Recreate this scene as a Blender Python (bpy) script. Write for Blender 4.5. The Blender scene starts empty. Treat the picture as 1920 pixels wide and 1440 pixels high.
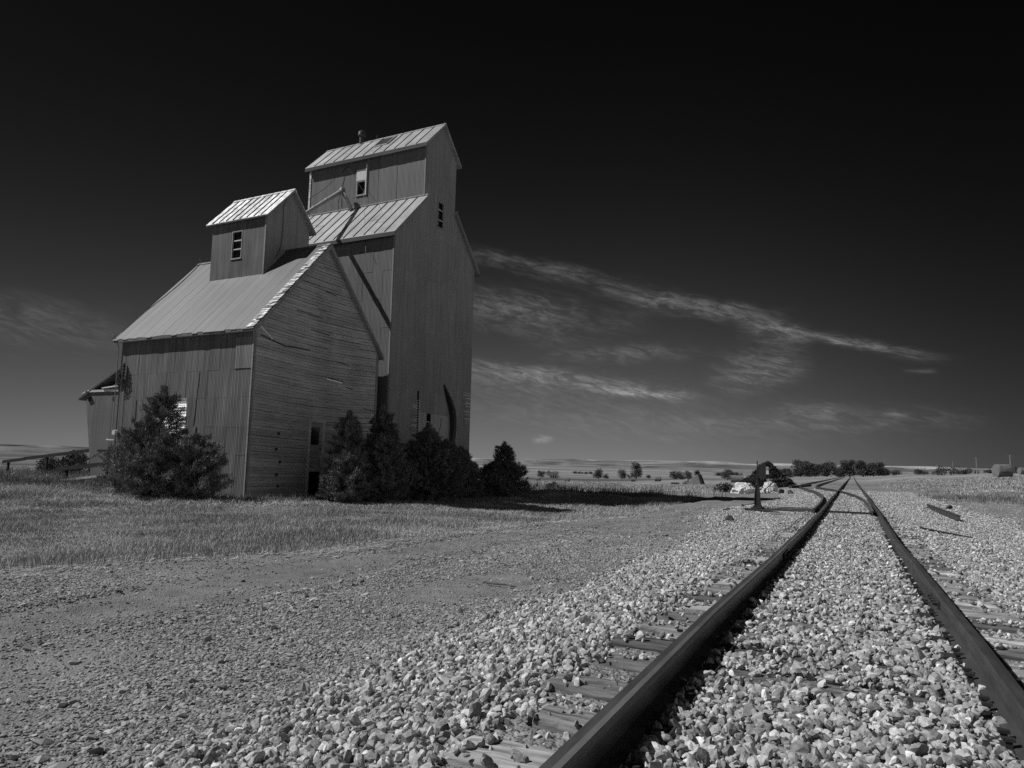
import bpy, bmesh, math, random
import numpy as np
from math import radians, sin, cos, pi
from mathutils import Vector, Matrix
random.seed(7); RNG = np.random.default_rng(11)
SC = bpy.context.scene; COL = SC.collection
# ------------------------------------------------------------------ helpers
class MB:
    """collects shapes and links them as ONE mesh object"""
    def __init__(s): s.v=[]; s.f=[]; s.sh=[]
    def add(s, vs, fs, sh=1.0):
        o=len(s.v); s.v+= [tuple(p) for p in vs]; s.f+= [tuple(i+o for i in f) for f in fs]; s.sh+=[sh]*len(vs)
    def box(s, lo, hi, M=None, sh=1.0):
        x0,y0,z0=lo; x1,y1,z1=hi
        vs=[Vector(p) for p in ((x0,y0,z0),(x1,y0,z0),(x1,y1,z0),(x0,y1,z0),(x0,y0,z1),(x1,y0,z1),(x1,y1,z1),(x0,y1,z1))]
        if M is not None: vs=[M@p for p in vs]
        s.add(vs,[(0,3,2,1),(4,5,6,7),(0,1,5,4),(1,2,6,5),(2,3,7,6),(3,0,4,7)],sh)
    def hexa(s, b, t, sh=1.0):
        """b, t: two matching rings of points"""
        n=len(b); s.add(list(b)+list(t),[tuple(range(n-1,-1,-1)),tuple(range(n,2*n))]+[(i,(i+1)%n,(i+1)%n+n,i+n) for i in range(n)],sh)
    def cyl(s, p0, p1, r0, r1=None, n=10, sh=1.0):
        r1=r0 if r1 is None else r1; p0=Vector(p0); p1=Vector(p1); d=(p1-p0).normalized()
        a=d.orthogonal().normalized(); b=d.cross(a)
        s.hexa([p0+(a*cos(2*pi*i/n)+b*sin(2*pi*i/n))*r0 for i in range(n)],[p1+(a*cos(2*pi*i/n)+b*sin(2*pi*i/n))*r1 for i in range(n)],sh)
    def tube(s, pts, r, n=8, sh=1.0):
        for a,b in zip(pts[:-1],pts[1:]): s.cyl(a,b,r,r,n,sh)
    def beam(s, p0, p1, w, h, upv=(0,0,1), sh=1.0):
        p0=Vector(p0); p1=Vector(p1); d=(p1-p0).normalized(); u=Vector(upv); u=(u-d*u.dot(d)).normalized(); r=d.cross(u)
        q=lambda p:[p+r*w/2*i+u*h/2*j for i,j in ((-1,-1),(1,-1),(1,1),(-1,1))]
        s.hexa(q(p0),q(p1),sh)
    def build(s, name, mat, parent=None, smooth=False):
        me=bpy.data.meshes.new(name); me.from_pydata(s.v,[],s.f); me.update()
        bm=bmesh.new(); bm.from_mesh(me); bmesh.ops.recalc_face_normals(bm,faces=bm.faces); bm.to_mesh(me); bm.free()
        a=me.attributes.new('shade','FLOAT','POINT'); a.data.foreach_set('value',np.array(s.sh,np.float32))
        me.materials.append(mat)
        me.polygons.foreach_set('use_smooth',[bool(smooth)]*len(me.polygons))
        o=bpy.data.objects.new(name,me); COL.objects.link(o)
        if parent: o.parent=parent
        return o
def np_mesh(name, V, F, mat, shade=None, parent=None, smooth=False, extra=None):
    V=np.ascontiguousarray(V,np.float32); F=np.ascontiguousarray(F,np.int32); k=F.shape[1]
    me=bpy.data.meshes.new(name); me.vertices.add(len(V)); me.vertices.foreach_set('co',V.ravel())
    me.loops.add(F.size); me.loops.foreach_set('vertex_index',F.ravel())
    me.polygons.add(len(F)); me.polygons.foreach_set('loop_start',np.arange(0,F.size,k,dtype=np.int32))
    me.update(calc_edges=True)
    me.polygons.foreach_set('use_smooth',np.full(len(F),bool(smooth)))
    at={'shade':shade if shade is not None else np.ones(len(V))}
    if extra: at.update(extra)
    for n_,d in at.items():
        a=me.attributes.new(n_,'FLOAT','POINT'); a.data.foreach_set('value',np.ascontiguousarray(d,np.float32))
    me.materials.append(mat); o=bpy.data.objects.new(name,me); COL.objects.link(o)
    if parent: o.parent=parent
    return o
def empty(name, loc=(0,0,0), rz=0, parent=None):
    o=bpy.data.objects.new(name,None); COL.objects.link(o); o.location=loc; o.rotation_euler=(0,0,rz); o.empty_display_size=.3
    if parent: o.parent=parent
    return o
def tag(o, label=None, cat=None, group=None, kind=None):
    if label: o['label']=label
    if cat: o['category']=cat
    if group: o['group']=group
    if kind: o['kind']=kind
    return o
def copy_tree(o, parent=None):
    c=o.copy(); COL.objects.link(c); c.parent=parent
    for ch in list(o.children): copy_tree(ch,c)
    return c
def vnoise(x,y,seed=0):
    x=np.asarray(x,float); y=np.asarray(y,float); xi=np.floor(x).astype(np.int64); yi=np.floor(y).astype(np.int64)
    fx=x-xi; fy=y-yi; fx=fx*fx*(3-2*fx); fy=fy*fy*(3-2*fy)
    def h(a,b):
        n=(a*374761393+b*668265263+seed*974634777)&0xffffffff; n=((n^(n>>13))*1274126177)&0xffffffff; return ((n^(n>>16))&0xffff)/65535.
    return (h(xi,yi)*(1-fx)+h(xi+1,yi)*fx)*(1-fy)+(h(xi,yi+1)*(1-fx)+h(xi+1,yi+1)*fx)*fy
def fbm(x,y,o=4,seed=0): 
    t=0;a=.5
    for i in range(o): t=t+a*vnoise(x*2**i,y*2**i,seed+i); a/=2
    return t/(1-.5**o)
# ------------------------------------------------------------------ camera
F_PX=1340.46; CAM=(.12,0,1.65)
rt=Vector((0.90334,0.42829,0.02342)); up=Vector((0.02644,-0.11009,0.99357)); fw=Vector((-0.42812,0.89691,0.11077))
cam=bpy.data.cameras.new('camera'); camo=bpy.data.objects.new('camera',cam); COL.objects.link(camo)
cam.sensor_width=36; cam.lens=F_PX/1920*36; cam.clip_start=.05; cam.clip_end=20000
camo.matrix_world=Matrix(((rt.x,up.x,-fw.x,CAM[0]),(rt.y,up.y,-fw.y,CAM[1]),(rt.z,up.z,-fw.z,CAM[2]),(0,0,0,1)))
SC.camera=camo
def in_view(P, m=260):
    d=P-np.array(CAM); z=d@np.array(fw); x=960+F_PX*(d@np.array(rt))/np.maximum(z,.05); y=720-F_PX*(d@np.array(up))/np.maximum(z,.05)
    return (z>.3)&(x>-m)&(x<1920+m)&(y<1440+m)
TH=radians(-1.9)
def b2w(x,y,z=0): return (CAM[0]+cos(TH)*x-sin(TH)*y, sin(TH)*x+cos(TH)*y, z)
# ------------------------------------------------------------------ materials
def nd(nt,t,**kw):
    n=nt.nodes.new(t)
    for k,v in kw.items(): setattr(n,k,v)
    return n
def mat(name, col, var=.25, scale=(4,4,4), rough=.85, bump=.3, bscale=None, attr=True, spec=.25, metal=0., big=.2, bigscale=.5, detail=6, trans=0, bdist=.02):
    m=bpy.data.materials.new(name); m.use_nodes=True; nt=m.node_tree; L=nt.links; bs=nt.nodes['Principled BSDF']
    tc=nd(nt,'ShaderNodeTexCoord'); mp=nd(nt,'ShaderNodeMapping'); mp.inputs['Scale'].default_value=scale
    L.new(tc.outputs['Object'],mp.inputs['Vector'])
    n1=nd(nt,'ShaderNodeTexNoise'); n1.inputs['Scale'].default_value=1; n1.inputs['Detail'].default_value=detail; n1.inputs['Roughness'].default_value=.62
    L.new(mp.outputs[0],n1.inputs['Vector'])
    r1=nd(nt,'ShaderNodeMapRange'); r1.inputs[1].default_value=.28; r1.inputs[2].default_value=.72; r1.inputs[3].default_value=col*(1-var); r1.inputs[4].default_value=col*(1+var)
    L.new(n1.outputs['Fac'],r1.inputs[0])
    n2=nd(nt,'ShaderNodeTexNoise'); n2.inputs['Scale'].default_value=bigscale; n2.inputs['Detail'].default_value=3
    L.new(tc.outputs['Object'],n2.inputs['Vector'])
    r2=nd(nt,'ShaderNodeMapRange'); r2.inputs[1].default_value=.3; r2.inputs[2].default_value=.7; r2.inputs[3].default_value=1-big; r2.inputs[4].default_value=1+big
    L.new(n2.outputs['Fac'],r2.inputs[0])
    mu=nd(nt,'ShaderNodeMath',operation='MULTIPLY'); L.new(r1.outputs[0],mu.inputs[0]); L.new(r2.outputs[0],mu.inputs[1]); out=mu.outputs[0]
    if attr:
        at=nd(nt,'ShaderNodeAttribute'); at.attribute_name='shade'
        m2=nd(nt,'ShaderNodeMath',operation='MULTIPLY'); L.new(out,m2.inputs[0]); L.new(at.outputs['Fac'],m2.inputs[1]); out=m2.outputs[0]
    cm=nd(nt,'ShaderNodeCombineColor'); 
    for i in range(3): L.new(out,cm.inputs[i])
    L.new(cm.outputs[0],bs.inputs['Base Color'])
    bs.inputs['Roughness'].default_value=rough; bs.inputs['Metallic'].default_value=metal; bs.inputs['Specular IOR Level'].default_value=spec
    if bump:
        n3=nd(nt,'ShaderNodeTexNoise'); n3.inputs['Scale'].default_value=1; n3.inputs['Detail'].default_value=8; n3.inputs['Roughness'].default_value=.65
        mp2=nd(nt,'ShaderNodeMapping'); mp2.inputs['Scale'].default_value=bscale or scale; L.new(tc.outputs['Object'],mp2.inputs['Vector']); L.new(mp2.outputs[0],n3.inputs['Vector'])
        bp=nd(nt,'ShaderNodeBump'); bp.inputs['Strength'].default_value=bump; bp.inputs['Distance'].default_value=bdist
        L.new(n3.outputs['Fac'],bp.inputs['Height']); L.new(bp.outputs[0],bs.inputs['Normal'])
    return m
def corrug(m, axis, period, strength, dist=.012):
    """adds a sine corrugation running across the given object axis to the bump chain"""
    nt=m.node_tree; L=nt.links; bs=nt.nodes['Principled BSDF']
    tc=nd(nt,'ShaderNodeTexCoord'); sp=nd(nt,'ShaderNodeSeparateXYZ'); L.new(tc.outputs['Object'],sp.inputs[0])
    a=nd(nt,'ShaderNodeMath',operation='MULTIPLY'); a.inputs[1].default_value=2*pi/period; L.new(sp.outputs[axis],a.inputs[0])
    s=nd(nt,'ShaderNodeMath',operation='SINE'); L.new(a.outputs[0],s.inputs[0])
    bp=nd(nt,'ShaderNodeBump'); bp.inputs['Strength'].default_value=strength; bp.inputs['Distance'].default_value=dist; L.new(s.outputs[0],bp.inputs['Height'])
    old=[l for l in L if l.to_socket==bs.inputs['Normal']]
    if old: L.new(old[0].from_socket,bp.inputs['Normal'])
    L.new(bp.outputs[0],bs.inputs['Normal'])
    return m
M={}
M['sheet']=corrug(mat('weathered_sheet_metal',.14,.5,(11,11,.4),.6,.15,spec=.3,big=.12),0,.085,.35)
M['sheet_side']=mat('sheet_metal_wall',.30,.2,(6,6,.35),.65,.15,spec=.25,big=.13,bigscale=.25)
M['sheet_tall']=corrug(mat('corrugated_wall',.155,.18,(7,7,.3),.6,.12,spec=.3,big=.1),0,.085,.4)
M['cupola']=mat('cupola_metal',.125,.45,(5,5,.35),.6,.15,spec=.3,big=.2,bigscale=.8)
M['roof']=mat('streaky_roof_metal',.083,.6,(9,.3,.3),.5,.12,spec=.35,big=.1)
M['roof_bright']=mat('pale_roof_panels',.38,.22,(3,1.2,1.2),.5,.12,spec=.35,big=.15,bigscale=.9)
M['roof_flaky']=mat('flaking_roof_paint',.8,.9,(9,3,3),.6,.4,spec=.3,big=.2,bigscale=1.5)
M['shingle']=mat('pale_shingles',.6,.45,(9,9,9),.8,.4)
M['dark']=mat('dark_void_timber',.03,.4,(3,3,3),.9,.2)
M['seam']=mat('shadow_tone_seam',.05,.4,(6,6,6),.8,.2)  # dark colour stands in for the shadow beside each roof rib
M['clap']=mat('weathered_clapboard',.46,.22,(30,1.6,20),.9,.35,bscale=(60,2,60),big=.16,bigscale=.6)
M['trim']=mat('weathered_trim',.34,.3,(12,3,12),.85,.3)
M['white']=mat('white_paint',.7,.15,(6,6,6),.6,.1)
M['glass']=mat('dark_glass',.02,.3,(2,2,2),.12,.0,spec=.5)
M['iron']=mat('dark_iron',.035,.4,(10,10,10),.6,.25,spec=.4)
M['steel']=mat('old_rail_steel',.055,.35,(14,3,14),.5,.2,spec=.45,bscale=(40,12,40),bdist=.004)
M['worn']=mat('worn_rail_edge',.14,.3,(14,2,14),.4,.1,spec=.5,bdist=.003)
M['tie']=mat('weathered_tie_wood',.2,.75,(2.5,30,30),.9,.8,bscale=(4,60,40),big=.2,bigscale=2,bdist=.012)
M['stone']=mat('ballast_stone',.40,.42,(34,34,34),.9,.6,big=.08,bigscale=3,bdist=.006)
M['pebble']=mat('road_gravel_stone',.31,.25,(30,30,30),.9,.2,big=.1,bigscale=1,bdist=.004)
M['grass']=mat('dry_grass',.40,.15,(2,2,2),.8,0,big=.25,bigscale=.35,spec=.15)
M['weed']=mat('tall_weeds',.19,.25,(2,2,2),.8,0,big=.25,bigscale=.5,spec=.15)
M['juniper']=mat('juniper_foliage',.17,.4,(5,5,5),.8,0,big=.25,bigscale=1.2,spec=.2)
M['bark']=mat('bark',.09,.4,(20,20,4),.9,.5)
M['leaf']=mat('tree_foliage',.085,.35,(.6,.6,.6),.8,0,big=.2,bigscale=.2,spec=.15)
M['hay']=mat('hay_bale',.16,.35,(8,30,8),.9,.6,big=.15,bigscale=2)
M['plastic']=mat('white_sheeting',.72,.1,(3,3,3),.5,.3,bscale=(5,5,5),bdist=.05)
M['wood']=mat('old_rail_timber',.028,.4,(4,20,20),.9,.4)
M['pole']=mat('pole_timber',.3,.3,(8,8,2),.9,.2)
# ------------------------------------------------------------------ terrain
RY=np.array([-20,0,5,9,14,22,37,79,174,300,420.]); RZ=np.array([.715,.715,.705,.635,.56,.53,.50,.30,-.15,-.6,-1.0])
def rail_z(Y): return np.interp(Y,RY,RZ)
def rail_x(Y): return np.interp(Y,[-20,40,80,170,420],[0,-.02,-.15,-.3,-.6])
# far terrain: azimuth (deg from +Y, + to right) columns x log distance rows
AZ=np.array([-75,-61,-46,-27,-19.6,-10,-1,5,9.5,25,60.])
DR=np.array([40,80,160,270,400,670,1500,2300,3500,4300,6500.])
ZT=np.array([
 #-75   -61   -46   -27  -19.6  -10   -1    5    9.5   25   60
 [ 0,    0,    0,    0,    0,    0,   .1,  .1,   .3,   .6,  .6],   #40
 [-.1, -.1,  -.3,  -.6,  -.5,  -.3,  -.2,  .5,   1.2, 1.6, 1.6],   #80
 [-1,   -1,   -1.4, -2.6, -2.3, -1.5, -.4,  .9,   1.7, 2.0, 2.0],   #160
 [-3,   -3,   -3, -4.8, -4.6, -2.6,   -.8,  1.0,  2.2, 2.5, 2.5],   #270
 [-5,   -5,   -5,   -7.3, -7.0, -4.5,   -1.2,  1.0,  2.6, 3, 3],       #400
 [-8,   -8,   -8,   -10, -10.2,  -8,   -3,  0.5,    3,   4, 4],       #670
 [-6,   -6,   -6,   -6,   -7,   -6,   -4,  1,    6,   8, 8],       #1500
 [14,     14,    11,    8,    8,    8,    9,  9,    11,  12, 12],     #2300
 [38,   34,   26,   24,   30,   33,   31,  29,   26,  24, 20],     #3500 crest
 [38,   33,   26,   24,   30,   33,   31,  29,   26,  24, 20],
 [20,   20,   20,   10,   10,   10,   10,  10,   10,  10, 10]])
LDR=np.log(DR)
def far(X,Y):
    R=np.hypot(X,Y)+1e-6; A=np.degrees(np.arctan2(X,Y)); 
    A=np.clip(A,-74.99,59.99); l=np.clip(np.log(np.maximum(R,1)),LDR[0],LDR[-1]-1e-6)
    i=np.clip(np.searchsorted(AZ,A,side='right')-1,0,len(AZ)-2); j=np.clip(np.searchsorted(LDR,l,side='right')-1,0,len(DR)-2)
    s=lambda t:t*t*(3-2*t)
    u=s((A-AZ[i])/(AZ[i+1]-AZ[i])); v=(l-LDR[j])/(LDR[j+1]-LDR[j])
    return (ZT[j,i]*(1-u)+ZT[j,i+1]*u)*(1-v)+(ZT[j+1,i]*(1-u)+ZT[j+1,i+1]*u)*v
def ground(X,Y):
    X=np.asarray(X,float);Y=np.asarray(Y,float)
    rz=rail_z(Y); x=X-rail_x(Y)
    R=np.hypot(X,Y); t=np.clip((R-38)/40,0,1); t=t*t*(3-2*t)
    right=np.interp(x,[3.2,6,12],[0,.1,.15]) 
    field=(1-t)*np.where(x>0,.12+right*np.clip(R/40,0,1),0.)+t*far(X,Y)
    bed=rz-.222
    # siding bed adds width on the left past Y 30
    sx=np.interp(Y,[28,45,62,80,420],[0,.6,2.8,3.8,3.9])
    toeL=np.interp(x,[-8.2,-3.9,-3.2,-1.75],[0,.28,.42,1]) if False else None
    # blend weight toward the bed
    wl=np.interp(-x-sx,[1.5,2.95,3.6,8.2],[1,.36,.26,0])
    wr=np.interp(x,[1.5,2.9,4.2,7.5],[1,.45,.3,0])
    w=np.where(x<0,wl,wr)
    w=w*np.clip((460-Y)/60,0,1)
    z=field*(1-w)+bed*w
    z=z-.5*np.exp(-((x+10)/np.where(x<-10,7,3.6))**2-((Y-30)/7.5)**2)
    z=z+.24*np.exp(-((x+3.3)/1.0)**2-((Y-26)/5.5)**2)*(np.abs(x)>1.5)
    return z
def rut(x,y): return -.07*np.exp(-((x+7.5)/.16)**2)+.03*np.exp(-((x+7.1)/.2)**2)-.05*np.exp(-((x+6.0)/.16)**2)+.02*np.exp(-((x+5.7)/.2)**2)
def gnd(X,Y):
    X=np.asarray(X,float); Y=np.asarray(Y,float); R=np.hypot(X,Y)
    n=(fbm(X*.9,Y*.9,4,3)-.5)*.10*np.clip((R-1)/8,.25,1)*np.clip((np.abs(X)-2.5)/2,0.05,1)
    n=n+(fbm(X*.15,Y*.15,3,5)-.5)*.35*np.clip((R-14)/30,0,1)*np.clip((np.abs(X)-9)/6,0,1)
    n=n+rut(X+.3*np.sin(Y*.15),Y)*(Y<60)
    h=np.clip((R-1300)/1500,0,1)
    n=n+h*(fbm(X*.0035,Y*.0035,5,9)-.5)*15-h*26*np.clip(.09-np.abs(fbm(X*.0022,Y*.0015,4,12)-.5),0,.09)/.09*np.clip((3900-R)/900,0,1)
    return ground(X,Y)+n
def masks(X,Y):
    x=X-rail_x(Y); sx=np.interp(Y,[28,45,62,80,420],[0,.6,2.8,3.8,3.9])
    w=(fbm(X*.7,Y*.35,4,21)-.5)*1.5
    edgeL=-np.interp(Y,[0,6,8,9.5,12,16,27,40,60,100],[13,10.9,9.6,9.0,8.8,8.5,7.9,7.9,8.6,9])
    grass=np.clip((edgeL-x-w*.45)/.35+.5,0,1)
    edgeR=np.interp(Y,[0,20,45,60,80,120,420],[11,10,8.2,5.6,4.6,4,3.4])
    gr=np.clip((x-edgeR-w*.6)/.6+.5,0,1)
    sx=sx+1.5*np.exp(-((Y-27)/7)**2)
    ball=np.where(x<0,np.clip((x+3.05+sx+w*.55)/.5+.5,0,1),np.clip((np.interp(Y,[0,25,45,80],[4.6,4.4,4.2,3.4])-x+w*.7)/.6+.5,0,1))
    ball=ball*np.clip((450-Y)/40,0,1)
    g=np.maximum(grass,gr); g=np.where(Y<-3,np.where(np.abs(x)>9,1,g),g)
    g=np.maximum(g*(1-ball),np.clip((Y-60)/40,0,1)*(1-ball)*np.where(np.abs(x+2)>5,1,0))
    return ball,g
def make_ground():
    ang=np.radians(np.concatenate([np.arange(-180,-84,3.),np.arange(-84,66,.33),np.arange(66,180,3.)]))
    rr=np.concatenate([np.geomspace(.5,60,260),np.geomspace(61,1200,130),np.geomspace(1215,6500,110)])
    A,Rr=np.meshgrid(ang,rr); X=Rr*np.sin(A); Y=Rr*np.cos(A); Z=gnd(X,Y)
    n,m=Rr.shape; V=np.stack([X.ravel(),Y.ravel(),Z.ravel()],1)
    i=np.arange(n-1)[:,None]*m; j=np.arange(m)[None,:]; j2=(j+1)%m
    Fq=np.stack([i+j,i+j2,i+m+j2,i+m+j],-1).reshape(-1,4)
    V=np.vstack([V,[[0,0,float(gnd(0,0))]]]); c=len(V)-1
    ball,g=masks(X.ravel(),Y.ravel())
    R=Rr.ravel(); a=np.degrees(A.ravel()); lr=np.log(R)
    far=np.clip((R-45)/120,0,1)
    bands=fbm(a*.05+3,lr*9,4,31)
    strip=fbm(a*.03,lr*26,3,37)
    tone=1-.1*np.clip((R-150)/300,0,1)+(far*(bands-.5)*1.2+far*(strip-.5)*.7)
    dk=(np.exp(-(np.abs(R-520)/120)**6)*np.clip((-a-5)/3,0,1)*np.clip((30+a)/3,0,1))   # ploughed strip in the valley
    tone=tone*(1-.55*dk)*(1-.4*np.clip((-a-38)/12,0,1)*far)  # far left land also darkened in colour, imitating lens falloff
    hill=np.clip((R-1500)/900,0,1); tone=tone*(1+hill*.05+.35*np.exp(-((R-3450)/160)**2))*(1+hill*(fbm(a*.55,lr*16+a*.12,5,41)-.5)*2.4)  # gully vegetation tone, with relief shading and crest light put into the colour
    ad=lambda v,d: np.append(v,d)
    Fq=Fq[:, ::-1]
    o=np_mesh('ground',V,Fq,ground_mat(),shade=ad(tone,1),smooth=True,extra={'ballast':ad(ball,1),'grass_mask':ad(g,0),'far':ad(far,0)})
    tag(o,kind='structure'); return o
def ground_mat():
    m=bpy.data.materials.new('ground_surface'); m.use_nodes=True; nt=m.node_tree; L=nt.links; bs=nt.nodes['Principled BSDF']; bs.inputs['Roughness'].default_value=.95; bs.inputs['Specular IOR Level'].default_value=.1
    tc=nd(nt,'ShaderNodeTexCoord')
    def noise(s,d=6,r=.6,sc=None):
        n=nd(nt,'ShaderNodeTexNoise'); n.inputs['Scale'].default_value=s; n.inputs['Detail'].default_value=d; n.inputs['Roughness'].default_value=r
        if sc: mp=nd(nt,'ShaderNodeMapping'); mp.inputs['Scale'].default_value=sc; L.new(tc.outputs['Object'],mp.inputs[0]); L.new(mp.outputs[0],n.inputs['Vector'])
        else: L.new(tc.outputs['Object'],n.inputs['Vector'])
        return n.outputs['Fac']
    def rng(s,a,b,c,d):
        r=nd(nt,'ShaderNodeMapRange'); L.new(s,r.inputs[0])
        for i,v in enumerate((a,b,c,d)): r.inputs[i+1].default_value=v
        return r.outputs[0]
    def mth(op,a,b):
        n=nd(nt,'ShaderNodeMath',operation=op)
        for i,v in enumerate((a,b)):
            if isinstance(v,(int,float)): n.inputs[i].default_value=v
            else: L.new(v,n.inputs[i])
        return n.outputs[0]
    def attr(n_): a=nd(nt,'ShaderNodeAttribute'); a.attribute_name=n_; return a.outputs['Fac']
    vo=nd(nt,'ShaderNodeTexVoronoi'); vo.inputs['Scale'].default_value=22; L.new(tc.outputs['Object'],vo.inputs['Vector'])
    vo2=nd(nt,'ShaderNodeTexVoronoi'); vo2.inputs['Scale'].default_value=60; L.new(tc.outputs['Object'],vo2.inputs['Vector'])
    stone=mth('MULTIPLY',rng(vo.outputs['Color'],0,1,.16,.40),rng(vo.outputs['Distance'],0,.045,1,.9))
    road=mth('MULTIPLY',rng(noise(3,8,.7),.3,.7,.17,.29),rng(vo2.outputs['Color'],0,1,.8,1.2))
    road=mth('MULTIPLY',road,rng(noise(.5,4),.35,.65,.85,1.15))
    gr=mth('MULTIPLY',rng(noise(1.3,8,.7),.3,.7,.17,.34),rng(noise(.12,4),.3,.7,.75,1.2))
    a_b=attr('ballast'); a_g=attr('grass_mask'); a_f=attr('far')
    nz=noise(2.5,5)
    def thr(a): return rng(mth('ADD',a,mth('MULTIPLY',mth('SUBTRACT',nz,.5),.8)),.35,.65,0,1)
    def mix(f,a,b):
        n=nd(nt,'ShaderNodeMix'); n.data_type='FLOAT'; L.new(f,n.inputs[0]); L.new(a,n.inputs[2]); L.new(b,n.inputs[3]); return n.outputs[0]
    c=mix(thr(a_g),road,gr); c=mix(thr(a_b),c,stone); c=mth('MULTIPLY',c,attr('shade'))
    cm=nd(nt,'ShaderNodeCombineColor')
    for i in range(3): L.new(c,cm.inputs[i])
    L.new(cm.outputs[0],bs.inputs['Base Color'])
    h=mth('ADD',mth('MULTIPLY',vo.outputs['Distance'],mth('MULTIPLY',a_b,-1.2)),mth('ADD',mth('MULTIPLY',vo2.outputs['Distance'],-.5),mth('MULTIPLY',noise(9,8,.7),.9)))
    bp=nd(nt,'ShaderNodeBump'); bp.inputs['Strength'].default_value=.8; bp.inputs['Distance'].default_value=.035; L.new(h,bp.inputs['Height']); L.new(bp.outputs[0],bs.inputs['Normal'])
    return m
make_ground()
# ------------------------------------------------------------------ stones (nobody could count them)
def ico(sub):
    bm=bmesh.new(); bmesh.ops.create_icosphere(bm,subdivisions=sub,radius=1); bm.verts.ensure_lookup_table()
    V=np.array([v.co[:] for v in bm.verts]); F=np.array([[v.index for v in f.verts] for f in bm.faces]); bm.free(); return V,F
def rock_variants(sub,n,seed):
    V,F=ico(sub); r=np.random.default_rng(seed); out=[]
    for k in range(n):
        d=r.normal(size=(9,3)); d/=np.linalg.norm(d,axis=1)[:,None]; h=r.uniform(.35,.78,9)
        dots=V@d.T; s=np.where(dots>.05,h/np.maximum(dots,.05),9).min(1); s=np.minimum(s,1)
        W=V*s[:,None]*(1+r.normal(0,.03,(len(V),1))); out.append((W/np.abs(W).max(),F))
    return out
ROCK={1:rock_variants(1,24,1),2:rock_variants(2,24,2)}
def scatter(P,size,sub,flat=0.,rng=RNG,shade=None,asp=(1,.8,.62)):
    n=len(P); var=rng.integers(0,24,n); Vs=[];Fs=[];Ss=[]; off=0
    q=rng.normal(size=(n,4)); q[:,1:3]*=(1-flat); q/=np.linalg.norm(q,axis=1)[:,None]; w,x,y,z=q.T
    R=np.stack([1-2*(y*y+z*z),2*(x*y-z*w),2*(x*z+y*w),2*(x*y+z*w),1-2*(x*x+z*z),2*(y*z-x*w),2*(x*z-y*w),2*(y*z+x*w),1-2*(x*x+y*y)],1).reshape(n,3,3)
    S=size[:,None]*np.array(asp)[None]*rng.uniform(.8,1.25,(n,3))
    if shade is None: shade=np.clip(np.exp(rng.normal(-.06,.36,n)),.35,2.0)
    for k in range(24):
        i=np.where(var==k)[0]
        if not len(i): continue
        v,f=ROCK[sub][k]; W=np.einsum('nij,nvj->nvi',R[i],v[None]*S[i][:,None,:])+P[i][:,None,:]
        Vs.append(W.reshape(-1,3)); Fs.append((f[None]+off+(np.arange(len(i))*len(v))[:,None,None]).reshape(-1,3)); Ss.append(np.repeat(shade[i],len(v))); off+=len(i)*len(v)
    return np.vstack(Vs),np.vstack(Fs),np.concatenate(Ss)
def jgrid(x0,x1,y0,y1,dens):
    s=1/math.sqrt(dens); gx,gy=np.meshgrid(np.arange(x0,x1,s),np.arange(y0,y1,s)); gx=gx.ravel();gy=gy.ravel()
    return gx+RNG.uniform(-.5,.5,len(gx))*s*1.6, gy+RNG.uniform(-.5,.5,len(gy))*s*1.6
TIE_S=.53; TIE_Y0=1.05
TIE_TOP=lambda Y: rail_z(Y)-.178
def tie_y(i): return TIE_Y0+i*TIE_S
def on_tie(x,y):
    k=np.round((y-TIE_Y0)/TIE_S); return (np.abs(y-(TIE_Y0+k*TIE_S))<.12)&(np.abs(x)<1.3)
def ballast(y0,y1,dens,sub,smin,smax,x0=-5.2,x1=6.):
    x,y=jgrid(x0,x1,y0,y1,dens); b,g=masks(x,y); keep=RNG.uniform(size=len(x))<np.clip(b*1.15-.05,0,1)
    xr=x-rail_x(y); t=on_tie(xr,y); out=np.abs(xr)>.86
    cover=np.clip(.5+(fbm(x*1.3,y*1.3,3,77)-.5)*4,.08,.92)*np.where((y>21.2)&(y<22.6),.05,1)        # patches where the ties lie almost bare
    pr=np.where(t,np.where(out,.13+.4*np.clip((y-14)/10,0,1)+.25*(np.abs(xr)>1.2),cover),1)
    keep&=RNG.uniform(size=len(x))<pr
    keep&=~((np.abs(np.abs(xr)-.755)<.05))
    keep&=~((np.abs(np.abs(xr)-.755)<.09)&(RNG.uniform(size=len(x))<.45))
    P=np.stack([x,y,gnd(x,y)],1); P=P[keep]; t=t[keep]; xr=xr[keep]
    s=(smin+(smax-smin)*RNG.uniform(size=len(P))**1.6)*np.where(RNG.uniform(size=len(P))<.06,1.4,1)
    z=P[:,2]+s*RNG.uniform(.1,.75,len(P))
    P[:,2]=np.where(t,np.maximum(z,TIE_TOP(P[:,1])+s*.3),z+.042*(np.abs(xr)<.71)*(1-.5*np.clip((.15-np.abs(xr))/.15,0,1))-.034*((np.abs(xr)>.8)&(np.abs(xr)<1.32)))
    k=in_view(P); return scatter(P[k],s[k],sub)
def join(L): 
    V=[];F=[];S=[];o=0
    for v,f,s in L: V.append(v);F.append(f+o);S.append(s);o+=len(v)
    return np.vstack(V),np.vstack(F),np.concatenate(S)
Vb,Fb,Sb=join([ballast(1.2,6.5,1250,2,.012,.040),ballast(6.5,14,950,1,.015,.040),ballast(14,30,560,1,.02,.04),ballast(30,62,200,1,.028,.05)])
o=np_mesh('ballast',Vb,Fb,M['stone'],Sb); tag(o,'pale crushed stone ballast heaped between and beside the rails','ballast',kind='stuff')
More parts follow.
